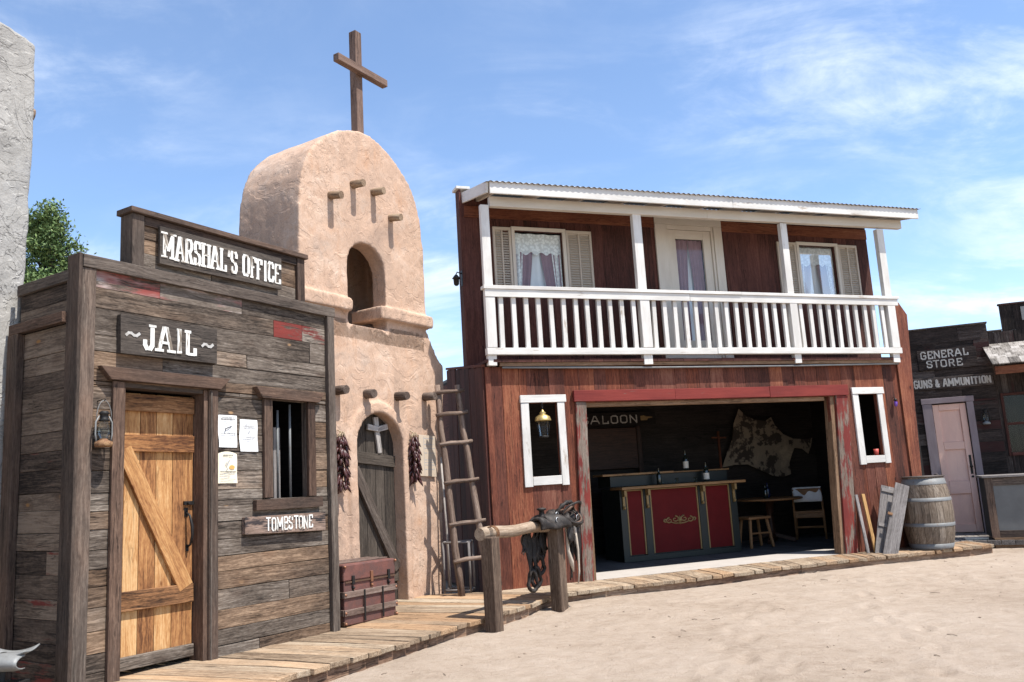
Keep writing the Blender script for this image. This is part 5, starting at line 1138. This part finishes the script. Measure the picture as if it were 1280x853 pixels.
p = MB(STORE); letters(p, 'GENERAL', -.11, .58, 2.785, 2.90, .031, .17, 0, jit=.002, z0b=2.80, z1b=2.90); letters(p, 'STORE', -.045, .48, 2.64, 2.745, .031, .17, 0, jit=.003); p.build('lettering', M['letter_grey'], t)
t = thing('ammunition_sign', 'narrow dark board reading GUNS & AMMUNITION above the pink door', 'sign', STORE(.3, .03, 2.3))
p = MB(STORE); p.box(-.3, .88, .004, .025, 2.285, 2.475, ax=0); p.build('board', M['store'], t, bevel=.003)
p = MB(STORE); letters(p, 'GUNS & AMMUNITION', -.265, .845, 2.32, 2.435, .0255, .2, 0, jit=.003, z0b=2.325, z1b=2.425); p.build('lettering', M['letter_grey'], t)
lantern('wall_lantern', 'dark lantern on the plank wall right of the pink door', STORE(.69, .07, 1.65), STORE, .69, .07, 1.66, .9, M['iron'], M['iron'], M['tin'])

Q = thing('shingled_shop', 'dark shop with a shingled porch roof at the right edge', 'building', STORE(1.7, 0, 0))
SW = (1.0, 1.75, 1.2, 2.1)
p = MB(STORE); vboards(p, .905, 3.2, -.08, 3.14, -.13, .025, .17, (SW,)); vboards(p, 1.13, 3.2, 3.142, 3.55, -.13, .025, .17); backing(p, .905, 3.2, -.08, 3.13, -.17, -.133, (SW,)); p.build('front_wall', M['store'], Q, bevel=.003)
p = MB(STORE); p.box(.905, 1.125, -.17, -.09, 3.143, 3.165, ax=0); p.box(1.12, 3.2, -.17, -.09, 3.553, 3.58, ax=0); p.build('coping_board', M['store'], Q)
p = MB(STORE); p.box(.96, 1.0, -.104, -.075, 1.15, 2.14, ax=2); p.box(1.75, 1.79, -.104, -.075, 1.15, 2.14, ax=2); p.box(1.0, 1.75, -.104, -.075, 2.1, 2.14, ax=0); p.box(1.0, 1.75, -.104, -.06, 1.15, 1.2, ax=0); p.box(1.0, 1.75, -.13, -.1, 1.63, 1.67, ax=0); f = p.build('window_frame', M['dark_wall'], Q, bevel=.003)
p = MB(STORE); p.grid(lambda s, t: (1.0+.75*s, -.147, 1.2+.9*t), 1, 1); p.build('pane', M['glass'], f)
p = MB(STORE); p.box(.9, 3.2, -1.2, -1.16, -.08, 3.1); p.build('rear_wall', M['interior'], Q)
p = MB(STORE)
for r_ in range(8):
    u = .80; z = 2.535+.325*r_/8; v = .62-.62*r_/8
    while u < 3.2:
        w_ = rd.uniform(.08, .17); p.beam((u+w_/2, v+rd.uniform(0, .02), z+.012), (u+w_/2, v-.17, z+.115), w_-.006, .016, (0, .6, .8)); u += w_
p.build('porch_roof', M['shingle'], Q)
p = MB(STORE); p.box(.84, 3.2, .48, .54, 2.40, 2.52, ax=0); p.build('porch_beam', M['rust_board'], Q, bevel=.004)
p = MB(STORE); p.box(2.6, 2.72, .46, .56, -.1, 2.4, ax=2); p.build('porch_post', M['rust_board'], Q, bevel=.005)
p = MB(STORE); p.box(1.43, 1.9, -.104, -.09, 3.28, 3.50); p.build('upper_pane', M['tin'], Q)
t = thing('display_cabinet', 'grey-panelled wooden cabinet standing on the sand at the right edge', 'cabinet', STORE(.9, 1.2, 0))
k0, k1, kv = .36, 1.5, 1.32
p = MB(STORE); p.box(k0, k1, kv-.5, kv-.03, .03, .86); p.build('body', M['interior'], t, bevel=.004)
p = MB(STORE); p.box(k0, k0+.10, kv-.028, kv, .02, .86, ax=2); p.box(k1-.1, k1, kv-.028, kv, .02, .86, ax=2); p.box(k0+.1, k1-.1, kv-.028, kv-.001, .75, .86, ax=0); p.box(k0+.1, k1-.1, kv-.028, kv-.001, .02, .12, ax=0); p.build('frame', M['trim'], t, bevel=.003)
p = MB(STORE); p.box(k0+.102, k1-.102, kv-.028, kv-.015, .12, .75); p.build('panel', M['olive'], t)
p = MB(STORE); p.box(k0-.03, k1+.03, kv-.53, kv+.03, .863, .893, ax=0); p.build('top', M['grey_wood'], t, bevel=.003)
p = MB(STORE); p.box(k0+.02, k1, kv-.45, kv+.01, -.16, .018, ax=0); p.build('plinth', M['brown_trim'], t, bevel=.004)

# ================================================================== grey plaster building at the left edge
GB = thing('plaster_building', 'tall grey rough plaster building cut by the left edge', 'building', JAIL(-3.5, -.9, 0))
GF = Frame(JAIL(-2.30, -.87, 0), (JAIL.D.x, JAIL.D.y))
p = MB(GF); p.ext([(-3.2, -.2), (-3.2, 5.5), (-.28, 4.98), (.045, 4.895), (.04, 4.2), (.02, 2.85), (-.0, 2.1), (-.02, -.2)], -3.0, 0); gw = p.build('wall', M['greyplaster'], GB); soften(gw, .03, .03, .3, .06, .008)
p = MB(GF); p.tube([(-.1, -.25, 4.40), (.145, -.25, 4.39)], [.06, .055], 12, wob=.03); p.build('viga', M['adobe_dark'], GB)
p = MB(GF); p.box(-.30, -.235, .0, .05, .0, 2.1, ax=2); p.box(-1.3, -.20, .0, .06, 2.1, 2.2, ax=0); p.build('door_frame', M['trim'], GB, bevel=.004)
p = MB(GF); p.box(-1.2, -.30, -.02, .02, -.1, 2.1, ax=2); p.build('door', M['church_door'], GB)

# ================================================================== tree behind
T_ = thing('juniper_tree', 'green tree rising behind the jail roof', 'tree', (-9.5, 16.5, .03))
p = MB(); tc = Vector((-9.4, 16.5, 6.55)); p.tube([(-9.5, 16.5, -.1), (-9.4, 16.5, 2), (-9.42, 16.52, 4.2), (-9.4, 16.5, 6.2), (-9.38, 16.5, 7.2)], [.2, .16, .12, .07, .02], 9, wob=.05)
tips = []
for k in range(64):
    a = rd.uniform(0, 2*PI); h = rd.uniform(4.3, 7.1); L = rd.uniform(.3, .82)*(1.0-max(0, h-6.2)*.45); b = Vector((-9.58, 16.5, h-.1)); e = b+Vector((math.cos(a)*L, math.sin(a)*L, .35+rd.uniform(-.1, .25)))
    p.tube([b, (b+e)/2+Vector((0, 0, .03)), e], [.028, .018, .008], 5); tips += [e, (b+e)/2, b*.25+e*.75]
p.build('trunk', M['bark'], T_)
p = MB()
for c in tips:
    for k in range(105):
        d = Vector((rd.gauss(0, 1), rd.gauss(0, 1), rd.gauss(0, .9)))*.105; q = c+d; s_ = rd.uniform(.03, .055)
        n1 = Vector((rd.gauss(0, 1), rd.gauss(0, 1), rd.gauss(0, 1))).normalized(); n2 = n1.cross(Vector((rd.gauss(0, 1), rd.gauss(0, 1), rd.gauss(0, 1)))).normalized()
        p._add([q-n1*s_, q-n2*s_*.45, q+n1*s_, q+n2*s_*.45], [(0, 1, 2, 3)], [tuple(q)]*4)
p.build('crown', M['leaf'], T_, norm=False)

# ================================================================== camera, light, sky
cam = bpy.data.cameras.new('camera'); co = bpy.data.objects.new('camera', cam); COL.objects.link(co); S.camera = co
cam.sensor_width = 36; cam.lens = 1033/1280*36; cam.clip_end = 3000; cam.clip_start = .05
Pt, Rl = math.radians(9.4), math.radians(-3.3)
f_ = Vector((0, math.cos(Pt), math.sin(Pt))); r0 = Vector((1, 0, 0)); u0_ = r0.cross(f_)
rt = r0*math.cos(Rl)+u0_*math.sin(Rl); up = -r0*math.sin(Rl)+u0_*math.cos(Rl)
m4 = Matrix((rt, up, -f_)).transposed().to_4x4(); m4.translation = Vector((0, 0, 1.40)); co.matrix_world = m4

EL, AZ = math.radians(64), math.radians(-29)   # direction towards the sun
sd_ = Vector((math.cos(AZ)*math.cos(EL), math.sin(AZ)*math.cos(EL), math.sin(EL)))
sl = bpy.data.lights.new('sun', 'SUN'); sl.energy = 4.95; sl.angle = math.radians(.53); sl.color = (1, .955, .89)
so_ = bpy.data.objects.new('sun', sl); COL.objects.link(so_); so_.rotation_euler = sd_.to_track_quat('Z', 'Y').to_euler()
w = bpy.data.worlds.new('World'); S.world = w; w.use_nodes = True; nt = w.node_tree; nt.nodes.clear(); T = NT(nt)
out = nt.nodes.new('ShaderNodeOutputWorld'); bg = nt.nodes.new('ShaderNodeBackground'); nt.links.new(bg.outputs[0], out.inputs[0]); bg.inputs[1].default_value = .135
sky = nt.nodes.new('ShaderNodeTexSky'); sky.sky_type = 'NISHITA'; sky.sun_disc = False; sky.sun_elevation = EL; sky.sun_rotation = math.atan2(sd_.x, sd_.y); sky.air_density = 1.0; sky.dust_density = .5; sky.ozone_density = 1.0; sky.altitude = 1200
gd = nt.nodes.new('ShaderNodeTexCoord').outputs['Generated']
sx = nt.nodes.new('ShaderNodeSeparateXYZ'); T.put(sx.inputs[0], gd)
zz = T.math('MAXIMUM', T.math('ADD', sx.outputs[2], .32), .05)
cb = nt.nodes.new('ShaderNodeCombineXYZ'); T.put(cb.inputs[0], T.math('DIVIDE', sx.outputs[0], zz)); T.put(cb.inputs[1], T.math('DIVIDE', sx.outputs[1], zz))
mp = nt.nodes.new('ShaderNodeMapping'); T.put(mp.inputs[0], cb.outputs[0]); mp.inputs['Rotation'].default_value = (0, 0, math.radians(14)); mp.inputs['Scale'].default_value = (1.0, 2.1, 1); mp.inputs['Location'].default_value = (1.3, .4, 0)
c1 = T.noise(mp.outputs[0], 2.1, 12, .62, .55); c2 = T.noise(mp.outputs[0], .75, 3, .5, .2); c3 = T.noise(cb.outputs[0], 7, 8, .65, .8)
wisp = T.step(T.math('ADD', T.math('MULTIPLY', c1, .8), T.math('MULTIPLY', c3, .25)), .44, .74)
mask = T.step(T.math('ADD', c2, T.math('MULTIPLY', sx.outputs[0], .05)), .36, .64)
low = T.math('MULTIPLY', T.step(sx.outputs[2], .30, .03), .12)
cm = T.math('ADD', T.math('MULTIPLY', T.math('MULTIPLY', wisp, mask), .85), T.math('ADD', low, T.math('MULTIPLY', c2, .10)), clamp=True)
hs = nt.nodes.new('ShaderNodeHueSaturation'); hs.inputs['Saturation'].default_value = 1.0; hs.inputs['Value'].default_value = 1.06; T.put(hs.inputs['Color'], sky.outputs[0])
col = T.mix(cm, T.mix(1.0, hs.outputs[0], (.90, 1.0, 1.08), 'MULTIPLY'), (5.6, 6.0, 6.5))
T.put(bg.inputs[0], col)
S.view_settings.view_transform = 'Standard'; S.view_settings.look = 'None'; S.view_settings.gamma = 1; S.view_settings.exposure = 0.74
S.view_settings.use_curve_mapping = False
S.render.engine = 'CYCLES'; S.cycles.max_bounces = 8; S.cycles.use_denoising = True; S.cycles.transparent_max_bounces = 12
